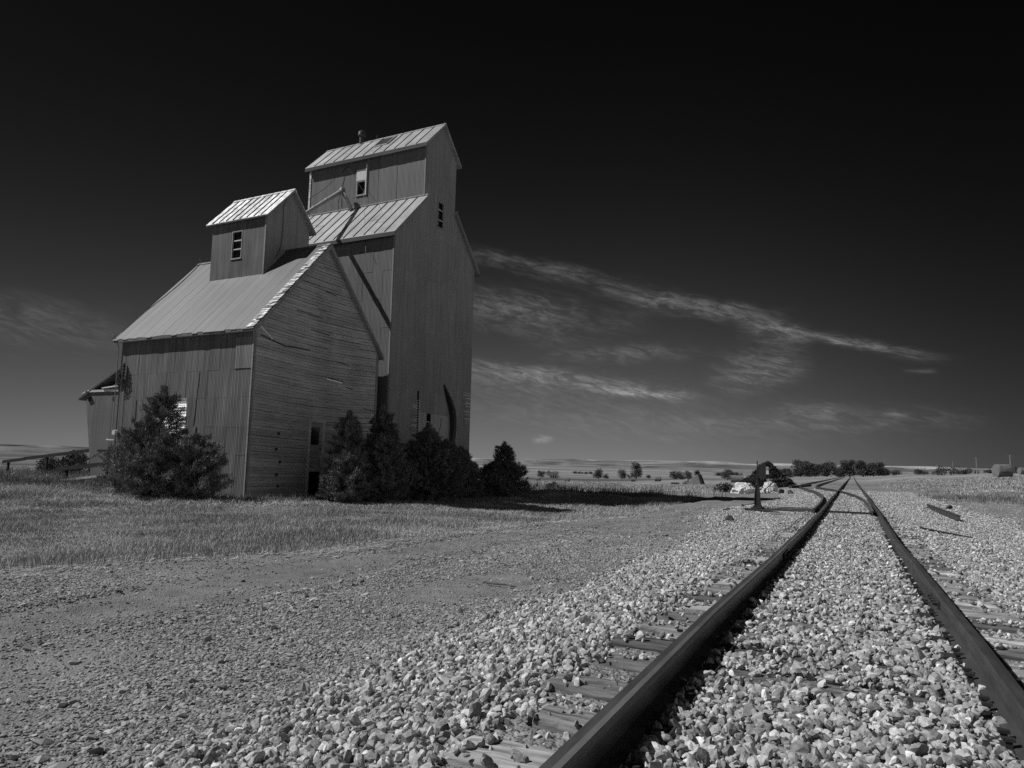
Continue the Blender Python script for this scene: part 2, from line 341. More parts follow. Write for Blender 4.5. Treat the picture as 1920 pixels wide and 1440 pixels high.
def road(y0,y1,dens,smin,smax):
    x,y=jgrid(-14,-2.2,y0,y1,dens); b,g=masks(x,y); r=(1-b)*(1-g)
    bare=fbm(x*.45+4,y*.28,3,55); bare=np.clip((.64-bare)*6,0.22,1)
    pud=np.exp(-(((x+4.3)/.75)**2+((y-8.2)/1.7)**2))                 # smooth patch of bare dirt
    rutm=1-.88*np.exp(-(np.abs(x+7.1)/1.0)**3)
    keep=RNG.uniform(size=len(x))<r*bare*(1-.93*np.clip(pud*1.6,0,1))*rutm+.0*x
    x=x[keep];y=y[keep]; s=RNG.uniform(smin,smax,len(x))**1.0; s=np.where(RNG.uniform(size=len(x))<.02,s*2.3,s)
    P=np.stack([x,y,gnd(x,y)+s*.12],1); k=in_view(P)
    return scatter(P[k],s[k],1,flat=.86,asp=(1,.8,.42),shade=np.clip(RNG.normal(1,.26,k.sum()),.4,1.8))
Vb,Fb,Sb=join([road(1.2,7,1700,.009,.027),road(7,16,1100,.011,.028),road(16,34,380,.015,.034)])
o=np_mesh('road_gravel',Vb,Fb,M['pebble'],Sb); tag(o,'small flat gravel pressed into the dirt road beside the track','gravel',kind='stuff')
x,y=jgrid(3,9,14,48,14); b,g=masks(x,y); k=(RNG.uniform(size=len(x))<(1-b)*(1-g)); x=x[k];y=y[k]
P=np.stack([x,y,gnd(x,y)],1); o=np_mesh('verge_gravel',*(lambda t:(t[0],t[1]))(scatter(P,RNG.uniform(.02,.05,len(P)),1)),M['stone'])
tag(o,'loose stones spilled on the dirt right of the track','gravel',kind='stuff')
# ------------------------------------------------------------------ grass
def blades(x,y,h,nb,w,seed,lean=.35,shade=(.7,1.35),spread=.06):
    r=np.random.default_rng(seed); n=len(x)*nb; X=np.repeat(x,nb)+r.normal(0,1,n)*spread; Y=np.repeat(y,nb)+r.normal(0,1,n)*spread
    H=np.repeat(h,nb)*r.uniform(.5,1.2,n); a=r.uniform(0,2*pi,n); Z=gnd(X,Y)-.01; W=w*r.uniform(.6,1.3,n); tn=np.repeat(.5+1.0*fbm(x*.55+7,y*.55,4,88)+.0*x,nb); l=H*r.uniform(.05,1,n)*lean*2; b=a+r.normal(0,1.2,n)+pi/2
    ca,sa=np.cos(a)*W,np.sin(a)*W; lx,ly=np.cos(b)*l,np.sin(b)*l
    p0=np.stack([X-ca,Y-sa,Z],1);p1=np.stack([X+ca,Y+sa,Z],1)
    p2=np.stack([X+ca*.7+lx*.35,Y+sa*.7+ly*.35,Z+H*.6],1);p3=np.stack([X-ca*.7+lx*.35,Y-sa*.7+ly*.35,Z+H*.6],1);p4=np.stack([X+lx,Y+ly,Z+H*.95],1)
    V=np.stack([p0,p1,p2,p3,p4],1).reshape(-1,3); o=np.arange(n)[:,None,None]*5
    Ft=(np.array([[0,1,2],[0,2,3],[3,2,4]])[None]+o).reshape(-1,3)
    s=np.repeat(r.uniform(*shade,n)*tn,5); return V,Ft,s
BLD=[(-31.2,-20.6,20.9,30),(-30.5,-20.2,29.4,38.6)]
def inb(x,y): 
    k=np.zeros(len(x),bool)
    for a,b,c,d in BLD: k|=(x>a)&(x<b)&(y>c)&(y<d)
    return k
def field(x0,x1,y0,y1,dens,cond,hf,nb,w,seed,m=120,**kw):
    x,y=jgrid(x0,x1,y0,y1,dens); b,g=masks(x,y); k=(RNG.uniform(size=len(x))<g**1.5)&cond(x,y)&~inb(x,y); x=x[k];y=y[k]
    k=in_view(np.stack([x,y,gnd(x,y)],1),m); x=x[k];y=y[k]; h=hf(x,y)
    return blades(x,y,h,nb,w,seed,**kw)
R_=lambda x,y: np.hypot(x,y)
clump=lambda x,y: np.clip(.6+(fbm(x*.55,y*.55,4,61)-.4)*2.6,.4,2.0)
near=lambda x,y:(R_(x,y)<24); mid=lambda x,y:(R_(x,y)>=24)&(R_(x,y)<48); fa=lambda x,y:(R_(x,y)>=48)&(R_(x,y)<110)
tall=lambda x,y: 1+1.1*np.clip((-x-22)/8,0,1)*np.clip((R_(x,y)-22)/8,0,1)+.1*np.clip((R_(x,y)-40)/20,0,1)
G=[field(-40,-6,3,28,105,near,lambda x,y:.13*clump(x,y)*tall(x,y),6,.006,5),
   field(-62,-6,12,50,38,mid,lambda x,y:.15*clump(x,y)*tall(x,y),8,.009,6,lean=.8,shade=(.8,1.25)),
   field(-100,-4,25,110,5.5,fa,lambda x,y:.17*clump(x,y)*tall(x,y),9,.018,7,spread=.26,lean=.9,shade=(.8,1.25))]
V_,F_,S_=join(G); o=np_mesh('field_grass',V_,F_,M['grass'],S_); tag(o,'dry rough grass between the gravel road and the elevators','grass',kind='stuff')
G=[field(4,16,24,50,22,lambda x,y:x>0,lambda x,y:.12*clump(x,y),7,.011,8,lean=.8,shade=(.8,1.25)),field(3,60,50,130,5,lambda x,y:x>0,lambda x,y:.16*clump(x,y),8,.022,9,spread=.26,lean=.9,shade=(.8,1.25))]
V_,F_,S_=join(G); o=np_mesh('verge_grass',V_,F_,M['grass'],S_); tag(o,'pale dry grass field right of the railway','grass',kind='stuff')
# darker weeds by the ramp, at the foot of the walls, along the field edge
wx=[];wy=[];wh=[]
def wpatch(cx,cy,rx,ry,n,h):
    wx.append(RNG.normal(cx,rx,n)); wy.append(RNG.normal(cy,ry,n)); wh.append(np.full(n,h))
wpatch(-41,26,3.5,2.2,900,.55); wpatch(-36,22,3,1.6,700,.5); wpatch(-46,30,4,2,700,.6); wpatch(-31.5,22,2,1.2,300,.5)
wpatch(-25,19.8,2.5,.5,260,.35); wpatch(-20.3,21,.9,.8,220,.3); wpatch(-20,33,.8,3,300,.35); wpatch(-14,42,3,1,260,.55); wpatch(-17.5,47,2,1,200,.5); wpatch(7,48,1.4,3,400,.3); wpatch(10,42,1.5,1.5,300,.3)
wx=np.concatenate(wx);wy=np.concatenate(wy);wh=np.concatenate(wh)*RNG.uniform(.5,1.2,len(wx)); k=~inb(wx,wy)
V_,F_,S_=blades(wx[k],wy[k],wh[k],7,.011,12,lean=.25,spread=.1); o=np_mesh('tall_weeds',V_,F_,M['weed'],S_); tag(o,'tall dark weeds around the ramp and the foot of the walls','weeds',kind='stuff')
# a line of flattened pale straw along the road edge
def straw():
    n=1500; t=RNG.uniform(5.5,27,n); ex=-np.interp(t,[0,6,8,9.5,12,16,27],[13,10.9,9.6,9.0,8.8,8.5,7.9]); x=ex+RNG.normal(0,.4,n)+.5*np.sin(t*1.3); y=t
    a=RNG.normal(1.4,.5,n); l=RNG.uniform(.06,.22,n); w=.006; dx,dy=np.cos(a)*l,np.sin(a)*l; nx,ny=-np.sin(a)*w,np.cos(a)*w; z=gnd(x,y)+RNG.uniform(.01,.05,n)
    V=np.stack([np.stack([x-dx-nx,y-dy-ny,z],1),np.stack([x-dx+nx,y-dy+ny,z],1),np.stack([x+dx,y+dy,z+.01],1)],1).reshape(-1,3)
    return V,np.arange(3*n).reshape(-1,3),np.repeat(RNG.uniform(1.2,2.0,n),3)
V_,F_,S_=straw(); o=np_mesh('straw',V_,F_,M['grass'],S_); tag(o,'flattened pale straw along the edge of the road','straw',kind='stuff')
# ------------------------------------------------------------------ ties
def tie_mesh(seed,L=2.6,w=.225,h=.17,pale=1.):
    r=np.random.default_rng(seed); nx,ny=90,17; X=np.linspace(-L/2,L/2,nx); Yc=np.linspace(-w/2,w/2,ny); GX,GY=np.meshgrid(X,Yc,indexing='ij')
    gro=(vnoise(GX*1.1+GY*3+seed,GY*85,seed)-.5)*.004+(vnoise(GX*11,GY*26,seed+1)-.5)*.008-.012*(vnoise(GX*1.6+GY*4,GY*60+3,seed+7)>.87)+(vnoise(GX*2.2,GY*4,seed+9)-.5)*.014
    edge=np.clip(1-(w/2-np.abs(GY))/.02,0,1); endf=np.clip(1-(L/2-np.abs(GX))/.03,0,1)
    top=h+gro-edge*(.012+.02*vnoise(GX*6,GY*5,seed+2))-endf*.02
    GX2=GX+endf*np.sign(GX)*r.uniform(-.03,.02,(nx,ny)); GY2=GY*(1+.05*(vnoise(GX*3,GY*0,seed+3)-.5))
    V=np.stack([GX2,GY2,top],-1).reshape(-1,3); B=V.copy(); B[:,2]=0; V=np.vstack([V,B]); Fs=[]
    I=lambda i,j:i*ny+j; o=nx*ny
    for i in range(nx-1):
        for j in range(ny-1): Fs.append((I(i,j),I(i+1,j),I(i+1,j+1),I(i,j+1)))
        for j in (0,ny-1): Fs.append((I(i,j),I(i+1,j),I(i+1,j)+o,I(i,j)+o))
    for j in range(ny-1):
        for i in (0,nx-1): Fs.append((I(i,j),I(i,j+1),I(i,j+1)+o,I(i,j)+o))
    sh=pale*(.72+.5*vnoise(V[:,0]*3+V[:,1]*6,V[:,1]*45,seed+5))*(.75+.5*vnoise(V[:,0]*5,V[:,1]*9,seed+6))
    return V,np.array(Fs),sh
def plate_mb():
    p=MB(); p.box((-.17,-.09,0),(.17,.09,.018)); 
    for a,b in ((-.085,.05),(.085,-.05),(-.085,-.06),(.085,.06)): p.box((a-.012,b-.012,.018),(a+.012,b+.012,.05)); p.box((a-.022,b-.016,.045),(a+.022,b+.016,.058))
    return p
ties=[]
for v in range(5):
    root=None
    V_,F_,S_=tie_mesh(40+v,pale=[1.1,.75,1.9,.5,1.25][v]); t=np_mesh('railroad_tie',V_,F_,M['tie'],S_); ties.append(t)
plate_src=plate_mb().build('tie_plate',M['iron'])
protos={v:t for v,t in enumerate(ties)}; usedp=set(); plate_used=False
lab={3:('pale split wooden tie, largest and nearest one left of the left rail',2),5:('dark worn wooden tie just beyond the palest nearest one',1)}
for i in range(0,116):
    Y=tie_y(i); v=(random.Random(i*13+1).randrange(5) if i>4 else (0,1,3,2,4)[i]) if i not in lab else lab[i][1]
    if v in usedp: t=protos[v].copy(); COL.objects.link(t); t.name='railroad_tie'
    else: t=protos[v]; usedp.add(v)
    t.location=(float(rail_x(Y))+random.uniform(-.09,.09),Y+random.uniform(-.03,.03),float(TIE_TOP(Y))-.17+random.uniform(-.012,.006)); t.rotation_euler=(random.uniform(-.02,.02),0,random.uniform(-.03,.03))
    if 42<=i<=50: t.scale=(1.35,1,1); t.location.x-=.45
    g='wooden ties under the main track'
    tag(t,lab[i][0] if i in lab else ('weathered wooden tie half buried in pale ballast under the two rails'),'railroad tie',g)
    if i<30:
        for sx in (-1,1):
            if not plate_used: p=plate_src; plate_used=True
            else: p=plate_src.copy(); COL.objects.link(p)
            p.parent=t; p.location=(sx*.755-(t.location.x-float(rail_x(Y))),0,.168)
# ------------------------------------------------------------------ rails
PROF=[(-.07,0),(.07,0),(.07,.011),(.012,.03),(.009,.12),(.036,.132),(.0365,.152),(.030,.163),(.008,.1675),(-.028,.1675),(-.0365,.158),(-.036,.132),(-.009,.12),(-.012,.03),(-.07,.011)]
def sweep(name,path,worn=None,parent=None,sc=1.,caps=True):
    """path: (x,y,z of the foot). worn: index pair of the profile edge kept bright by the wheels"""
    P=np.array(path,float); T=np.gradient(P,axis=0); T/=np.linalg.norm(T,axis=1)[:,None]; N=np.stack([T[:,1],-T[:,0],0*T[:,0]],1); N/=np.linalg.norm(N,axis=1)[:,None]
    pr=np.array(PROF)*sc; k=len(pr); V=(P[:,None,:]+N[:,None,:]*pr[None,:,0:1]+np.array([0,0,1])[None,None]*pr[None,:,1:2]).reshape(-1,3); Fs=[];mi=[]
    for i in range(len(P)-1):
        for j in range(k):
            Fs.append((i*k+j,i*k+(j+1)%k,(i+1)*k+(j+1)%k,(i+1)*k+j)); mi.append(1 if worn and j in worn else 0)
    me=bpy.data.meshes.new(name); fs=list(Fs)
    if caps: fs+= [tuple(range(k)),tuple(range((len(P)-1)*k+k-1,(len(P)-1)*k-1,-1))]; mi+=[0,0]
    me.from_pydata(V.tolist(),[],fs); me.materials.append(M['steel']); me.materials.append(M['worn']); me.polygons.foreach_set('material_index',mi)
    a=me.attributes.new('shade','FLOAT','POINT'); a.data.foreach_set('value',np.ones(len(V),np.float32))
    bm=bmesh.new(); bm.from_mesh(me); bmesh.ops.recalc_face_normals(bm,faces=bm.faces); bm.to_mesh(me); bm.free()
    o=bpy.data.objects.new(name,me); COL.objects.link(o)
    if parent: o.parent=parent
    return o
ys=np.concatenate([np.arange(-4,60,1.),np.geomspace(60,445,70)])
foot=lambda y: rail_z(y)-.1675
wob=lambda y: (.012*np.sin(y*.33)+.006*np.sin(y*.9))*np.clip((y-5)/8,0,1)
def mainr(s,worn): return sweep('rail',[(s*.755+rail_x(y)+float(wob(y)),y,float(foot(y))) for y in ys],worn)
rl=empty('track_rail',(-.755,0,.66)); tag(rl,'left rail of the main track, its pale worn edge facing the other rail','rail','rails of the main track')
o=mainr(-1,(6,7)); o.name='rail_bar'; o.parent=rl; o.matrix_parent_inverse=Matrix.Translation((.755,0,-.66))
rr=empty('track_rail',(.755,0,.66)); tag(rr,'right rail of the main track, with a bolted joint bar, running off the right edge','rail','rails of the main track')
o=mainr(1,None); o.name='rail_bar'; o.parent=rr; o.matrix_parent_inverse=Matrix.Translation((-.755,0,-.66))
def joint(parent,x,y,side):
    z=float(foot(y)); b=MB(); b.hexa([(x+side*.012,y-.3,z+.032),(x+side*.034,y-.3,z+.04),(x+side*.03,y-.3,z+.112),(x+side*.012,y-.3,z+.118)],[(x+side*.012,y+.3,z+.032),(x+side*.034,y+.3,z+.04),(x+side*.03,y+.3,z+.112),(x+side*.012,y+.3,z+.118)])
    for k in range(4): b.cyl((x+side*.03,y-.22+k*.145,z+.075),(x+side*.07,y-.22+k*.145,z+.075),.018,n=6)
    o=b.build('joint_bar',M['iron'],parent); o.matrix_parent_inverse=Matrix.Translation((-parent.location.x,-parent.location.y,-parent.location.z))
joint(rr,.755+float(wob(7.3)),7.3,-1); joint(rl,-.755+float(wob(10.6)),10.6,1)
sdz=lambda y: float(foot(y))-.01*(y>60)
def siding(pts,label):
    yy=np.arange(pts[0][1],30,1.).tolist()+np.arange(30,95,1.).tolist()+np.geomspace(95,400,40).tolist()
    from_y=[p[1] for p in pts]; from_x=[p[0] for p in pts]
    # smooth the waypoints with a cosine blend
    xs=np.interp(yy,from_y,from_x); xs=np.convolve(np.pad(xs,3,mode='edge'),np.ones(7)/7,'valid')
    o=sweep('siding_rail',[(float(x),float(y),sdz(y)) for x,y in zip(xs,yy)],(7,8)); tag(o,label,'rail','rails of the siding that curves off left')
siding([(-.99,24),(-1.0,30),(-1.22,38),(-1.85,46),(-2.96,55),(-4.0,64),(-4.5,74),(-4.72,90),(-5.0,170),(-5.3,400)],'outer curved siding rail, bending left of the main left rail')
siding([(.6,23.6),(.6,29),(.42,37),(-.19,46),(-.9,53),(-2.05,60),(-2.85,67),(-3.1,76),(-3.25,90),(-3.5,170),(-3.8,400)],'inner siding rail that crosses between the main rails to the left')
# siding ties
sv=[0,1,3]
for i in range(46):
    Y=tie_y(i*1)+30.5; 
    if Y<31 : continue
    cx=float(np.interp(Y,[30,46,55,64,74,90],[-.3,-1.2,-2.3,-3.2,-3.75,-4.0]))
    if Y<52: continue
    t=protos[sv[i%3]].copy(); COL.objects.link(t); t.scale=(1,1,1); t.location=(cx,Y+.26,float(TIE_TOP(Y))-.18+random.uniform(-.01,.01)); t.rotation_euler=(0,0,random.uniform(-.03,.03))
    for c in list(t.children): pass
    tag(t,'distant weathered tie lying under the siding left of the main track','railroad tie','wooden ties under the siding')
# ------------------------------------------------------------------ switch stand and its head blocks
ZS=.37
for Y,w,lb in ((24.95,.24,'long dark head block tie reaching left from the switch, nearer of the pair'),(25.6,.22,'long dark head block tie reaching left from the switch, farther of the pair')):
    V_,F_,S_=tie_mesh(90+int(Y),L=2.9,w=w,h=.2,pale=.3); t=np_mesh('head_block_tie',V_,F_,M['tie'],S_); t.location=(-2.4,Y,ZS-.2); t.rotation_euler=(0,-.035,0); tag(t,lb,'railroad tie','head blocks of the switch')
st=empty('switch_stand',(-2.78,25.27,ZS)); tag(st,'dark tapered switch stand with thin mast and target plate, left of the track','switch stand')
b=MB(); b.box((-.17,-.42,0),(.17,.42,.035)); b.box((-.12,-.16,.035),(.12,.16,.1)); [b.cyl((sx*.19,sy*.36,.035),(sx*.19,sy*.36,.06),.02,n=6) for sx in(-1,1) for sy in(-1,1)]; b.build('base_plate',M['iron'],st)
b=MB(); b.hexa([(-.095,-.09,.1),(.095,-.09,.1),(.095,.09,.1),(-.095,.09,.1)],[(-.05,-.05,.84),(.05,-.05,.84),(.05,.05,.84),(-.05,.05,.84)]); b.cyl((0,0,.78),(0,0,.83),.07,.06,12)
for sx in (-1,1): b.beam((sx*.11,-.11,.12),(sx*.055,-.058,.76),.02,.02,(0,1,0))
b.build('stand_body',M['iron'],st)
b=MB(); b.cyl((0,0,.83),(0,0,1.56),.019,n=10); b.cyl((0,0,1.0),(0,0,1.06),.032,n=10); b.build('mast',M['iron'],st)
b=MB(); b.box((.03,-.01,.98),(.27,.0,1.46)); t=b.build('target_plate',M['iron'],st)
b=MB(); b.box((.275,-.014,1.13),(.36,-.008,1.26)); b.box((.275,-.014,1.29),(.36,-.008,1.315)); b.box((.275,-.014,1.345),(.36,-.008,1.37)); b.build('white_stripe',M['white'],t)
b=MB(); b.box((.27,-.008,1.12),(.3,.002,1.38)); b.build('side_bracket',M['iron'],t)
b=MB(); b.beam((-.1,-.14,.16),(-.42,-.2,.09),.035,.02); b.cyl((-.42,-.2,.09),(-.5,-.21,.09),.03,n=8); b.build('throw_lever',M['iron'],st)
b=MB(); b.beam((.1,0,.05),(2.1,0,.1),.05,.02); b.build('connecting_rod',M['iron'],st)
b=MB(); b.beam((-.72,24.2,float(foot(24.2))+.05),(.7,24.2,float(foot(24.2))+.05),.06,.03); b.beam((-.72,24.75,float(foot(24.2))+.05),(.7,24.75,float(foot(24.2))+.05),.06,.03); t=b.build('switch_rod',M['iron']); tag(t,'dark flat switch rods lying between the main rails','switch rod')
# scrap rail on the right, sticks, rocks
P0=np.array([2.98,25.6]);P1=np.array([2.85,34.5]); n_=12
o=sweep('scrap_rail',[(*(P0+(P1-P0)*k/n_),float(gnd(*(P0+(P1-P0)*k/n_)))+.05) for k in range(n_+1)]); tag(o,'loose length of dark rail lying on the stones right of the track','scrap rail')
def chunk(name,x,y,s,label,cat,m='stone',sh=1.,sub=2,asp=(1,.8,.7),dz=.3):
    V_,F_,_=scatter(np.array([[0,0,0.]]),np.array([s]),sub,flat=.6,asp=asp); o=np_mesh(name,V_,F_,M[m],np.full(len(V_),sh)); o.location=(x,y,float(gnd(x,y))+s*dz); tag(o,label,cat); return o
chunk('rock',-3.05,20.9,.2,'dark lump of rock on the gravel in front of the switch stand','rock','iron',1.6)
chunk('rock',-4.2,51,.3,'dark broken lump beside the siding, nearer than the brush pile','rock','iron',1.4)
chunk('rock',-3.5,48.6,.26,'small dark lump closest to the curved siding rail','rock','iron',1.1)
chunk('rock',3.6,34.5,.18,'dark lump just beyond the loose length of rail','rock','iron',1.2)
chunk('rock',4.6,46,.16,'pale boulder where the ballast meets the right field','rock','stone',1.6)
for (x0,y0,x1,y1,r,lb) in [(-3.1,24.4,-2.0,24.0,.04,'thin dark stick on the ballast in front of the switch stand'),(1.5,19.6,2.4,18.4,.03,'broken dark stick on the stones right of the right rail'),(4.0,17.2,5.6,19.6,.03,'crooked dark branch at the right edge of the picture'),(-4.2,8.4,-3.65,8.2,.02,'short pale sliver of wood on the dirt patch')]:
    b=MB(); pts=[Vector((x0+(x1-x0)*k/5+random.uniform(-.03,.03),y0+(y1-y0)*k/5+random.uniform(-.03,.03),0)) for k in range(6)]
    for p in pts: p.z=float(gnd(p.x,p.y))+r*1.8
    for k in range(5): b.cyl(pts[k],pts[k+1],r*(1-.12*k),r*(1-.12*(k+1)),7,1.0 if 'dark' in lb else 4.)
    tag(b.build('stick',M['wood']),lb,'stick')
# ------------------------------------------------------------------ cladding helpers
def clip(poly,a,b,c):
    """keep a*u+b*v<=c"""
    out=[]
    for i in range(len(poly)):
        p,q=poly[i],poly[(i+1)%len(poly)]; dp=a*p[0]+b*p[1]-c; dq=a*q[0]+b*q[1]-c
        if dp<=0: out.append(p)
        if (dp<0<dq) or (dq<0<dp): t=dp/(dp-dq); out.append((p[0]+(q[0]-p[0])*t,p[1]+(q[1]-p[1])*t))
    return out
def cut(polys,r):
    u0,u1,v0,v1=r; o=[]
    for p in polys:
        for cs in ([(1,0,u0)],[(-1,0,-u1)],[(-1,0,-u0),(1,0,u1),(0,1,v0)],[(-1,0,-u0),(1,0,u1),(0,-1,-v1)]):
            q=p
            for c in cs:
                if len(q)>=3: q=clip(q,*c)
            if len(q)>=3: o.append(q)
    return o
def area(p): return abs(sum(p[i][0]*p[(i+1)%len(p)][1]-p[(i+1)%len(p)][0]*p[i][1] for i in range(len(p))))/2
def rectclip(p,u0,u1,v0,v1):
    for c in ((-1,0,-u0),(1,0,u1),(0,-1,-v0),(0,1,v1)):
        if len(p)<3: return []
        p=clip(p,*c)
    return p if len(p)>=3 and area(p)>1e-4 else []
FY=lambda u,v,d:(u,-d,v)      # wall facing -Y
BY=lambda u,v,d:(u,d,v)
FX=lambda u,v,d:(d,u,v)       # wall facing +X
NX=lambda u,v,d:(-d,u,v)
def slab(mb,poly,P,d0,d1,sh=1.): mb.hexa([P(u,v,d0) for u,v in poly],[P(u,v,d1) for u,v in poly],sh)
def clad(mb,polys,P,us,vs,th=.02,jit=.012,shj=.12,seed=0,skip=None,wob=.006):
    r=random.Random(seed)
    for i in range(len(us)-1):
        for j in range(len(vs)-1):
            if skip and skip(i,j): continue
            sh=1+r.uniform(-shj,shj); d=r.uniform(0,jit)+(.004 if (i+j)%2 else 0); v0=vs[j]+(r.uniform(-.012,.012) if j else 0)
            for p in polys:
                q=rectclip(p,us[i]+.002,us[i+1]-.002,v0,vs[j+1]+.03)
                if q: 
                    tl=r.uniform(-wob,wob); slab(mb,[(u+tl*(v-v0),v) for u,v in q],P,d,d+th,sh)
def boards(mb,polys,P,v0,v1,h,u0,u1,seed,sag=0.,miss=.008,shj=.28,W=8.,th=.03,lap=1.12):
    r=random.Random(seed); v=v0; k=0
    while v<v1:
        u=u0
        while u<u1:
            l=r.uniform(1.6,5.5); ue=min(u1,u+l); 
            if u1-ue<.4: ue=u1
            if r.random()>miss:
                sh=1+r.uniform(-shj,shj); dz=r.uniform(-.009,.009); ti=r.uniform(-.004,.004); pr=r.uniform(0,.008)
                for p in polys:
                    q=rectclip(p,u+.004,ue-.004,v,v+h*lap)
                    if not q: continue
                    for a in np.arange(u,ue,.9):            # short runs so a board can sag
                        qq=rectclip(q,a,min(a+.9,ue),v,v+h*lap)
                        if not qq: continue
                        f=lambda uu,vv: vv+dz+ti*(uu-u)-sag*sin(pi*min(max((uu-u0)/W,0),1))*sin(pi*min(max((v-v0)/(v1-v0),0),1))
                        b_=[];t_=[]
                        for uu,vv in qq:
                            d=th*(1-(vv-v)/(h*lap))*.75+.006+pr; b_.append(P(uu,f(uu,vv),0)); t_.append(P(uu,f(uu,vv),d))
                        mb.hexa(b_,t_,sh)
            u=ue
        v+=h; k+=1
def gable_roof(par,name,x0,x1,W,oy,zr,sl,th,m,y0=0.,ribs=0,back=True,ribm=None,cols=0,shj=.1,seed=3,nm='roof'):
    """ridge along X over y0..y0+W; returns deck object"""
    yc=y0+W/2; d=MB(); nrm=math.hypot(1,sl)
    for s in (-1,1):
        ye=yc+s*(W/2+oy); ze=zr-sl*(W/2+oy)
        a=[(x0,yc,zr),(x1,yc,zr),(x1,ye,ze),(x0,ye,ze)]; d.hexa([(x,y,z-th) for x,y,z in a],[(x,y,z-.012) for x,y,z in a])
    deck=d.build(nm,M['trim'],par)
    for s in (-1,1):
        mb=MB(); r=random.Random(seed+s); n=cols or max(2,int((x1-x0)/.66)); xs=[x0+(x1-x0)*i/n for i in range(n+1)]
        ye=yc+s*(W/2+oy+.03); ze=zr-sl*(W/2+oy+.03)
        for i in range(n):
            sh=1+r.uniform(-shj,shj); e=r.uniform(-.03,.03) if ribs==0 else 0; o=.006*(i%2)
            a=[(xs[i]+.001,yc,zr+o),(xs[i+1]-.001,yc,zr+o),(xs[i+1]-.001,ye+s*e,ze-sl*e+o),(xs[i]+.001,ye+s*e,ze-sl*e+o)]
            mb.hexa([(x,y,z-.01) for x,y,z in a],[(x,y,z+.012) for x,y,z in a],sh)
        mb.build('roof_panel',m,deck)
        if ribs:
            rb=MB(); k=int(round((x1-x0)/ribs))
            for i in range(1,k):
                x=x0+(x1-x0)*i/k; rb.beam((x,yc,zr+.028),(x,ye,ze+.028),.03,.045,(0,-s*sl,1))
            rb.build('roof_seam',ribm or M['seam'],deck)
    rc=MB(); rc.hexa([(x0,yc-.11,zr-.09),(x1,yc-.11,zr-.09),(x1,yc,zr+.02),(x0,yc,zr+.02)],[(x0,yc-.12,zr-.07),(x1,yc-.12,zr-.07),(x1,yc,zr+.05),(x0,yc,zr+.05)])
    rc.hexa([(x0,yc+.11,zr-.09),(x1,yc+.11,zr-.09),(x1,yc,zr+.02),(x0,yc,zr+.02)],[(x0,yc+.12,zr-.07),(x1,yc+.12,zr-.07),(x1,yc,zr+.05),(x0,yc,zr+.05)])
    rc.build('ridge_cap',m,deck)
    return deck
def window(par,P,u0,u1,v0,v1,bars,fw_=.05,frame_m=None,name='window',depth=.1,mull=()):
    f=MB(); o=.05
    for r in ((u0-fw_,u0,v0-fw_,v1+fw_),(u1,u1+fw_,v0-fw_,v1+fw_),(u0,u1,v1,v1+fw_),(u0,u1,v0-fw_,v0)):
        slab(f,[(r[0],r[2]),(r[1],r[2]),(r[1],r[3]),(r[0],r[3])],P,-.04,o)
    slab(f,[(u0-fw_*1.4,v0-fw_*1.6),(u1+fw_*1.4,v0-fw_*1.6),(u1+fw_*1.4,v0-fw_),(u0-fw_*1.4,v0-fw_)],P,-.02,o+.03)
    w=f.build(name,frame_m or M['trim'],par)
    g=MB(); slab(g,[(u0,v0),(u1,v0),(u1,v1),(u0,v1)],P,-depth-.01,-depth); g.build('pane',M['glass'],w)
    if bars:
        g=MB()
        for b in bars: slab(g,[(u0,b-.022),(u1,b-.022),(u1,b+.022),(u0,b+.022)],P,-.05,.01)
        g.build('muntin',M['white'],w)
    return w
# ------------------------------------------------------------------ small elevator (wooden gable, metal front)
BX,BYY,_=b2w(-22.26,20.395); barn=empty('grain_elevator',(BX,BYY,0),TH); tag(barn,'short grain elevator of grey clapboard and sheet metal with a cupola, nearest the camera','grain elevator','old grain elevators')
W=7.876; L=8.308; SL=1.105; ZR=11.435; OY=.24; OX=.19; OXL=.33
zroof=lambda y: ZR-SL*abs(y-W/2)
# walls
hole=[(-5.77,-3.72,1.5,4.09),(-6.35,-5.77,1.6,3.4)]
front=[[(-L,0),(0,0),(0,zroof(0)-.1),(-L,zroof(0)-.1)]]
fp=cut(front,hole[0])
tri=[]
for p in fp: tri.append(p)
tri=cut(tri,(-6.35,-5.77,1.5,4.09)); 
mb=MB(); us=[-L+i*.6391 for i in range(14)]; us[-1]=0; vs=[-.3,1.71,2.86,4.05,5.2,6.45,7.3]
clad(mb,tri,FY,us,vs,th=.01,jit=.003,shj=.10,seed=4,wob=.005)
slab(mb,[(-6.35,1.5),(-6.2,1.5),(-6.2,3.4),(-5.8,4.09),(-6.35,4.09)],FY,.0,.02,1.05)
slab(mb,[(-6.2,3.4),(-6.14,3.36),(-5.76,4.06),(-5.8,4.09)],FY,.02,.07,1.7)
slab(mb,[(-3.22,2.9),(-3.19,2.9),(-3.04,5.2),(-3.06,5.2)],FY,.015,.03,.6)
slab(mb,[(-3.16,1.72),(-3.12,1.72),(-3.05,2.9),(-3.09,2.9)],FY,.03,.06,1.5)
slab(mb,[(-1.0,5.22),(-.02,5.22),(-.02,6.5),(-1.0,6.5)],FY,.03,.042,1.35)
slab(mb,[(-6.98,2.86),(-6.96,2.86),(-7.0,4.05),(-7.02,4.05)],FY,.015,.03,.5)
for (u,v,s_) in ((-1.9,2.17,.1),(-1.25,1.54,.12)): slab(mb,[(u-s_,v-s_),(u+s_*.6,v-s_*.7),(u+s_,v+s_*.6),(u-s_*.4,v+s_)],FY,.04,.05,.15)
fw_obj=mb.build('front_wall',M['sheet'],barn)
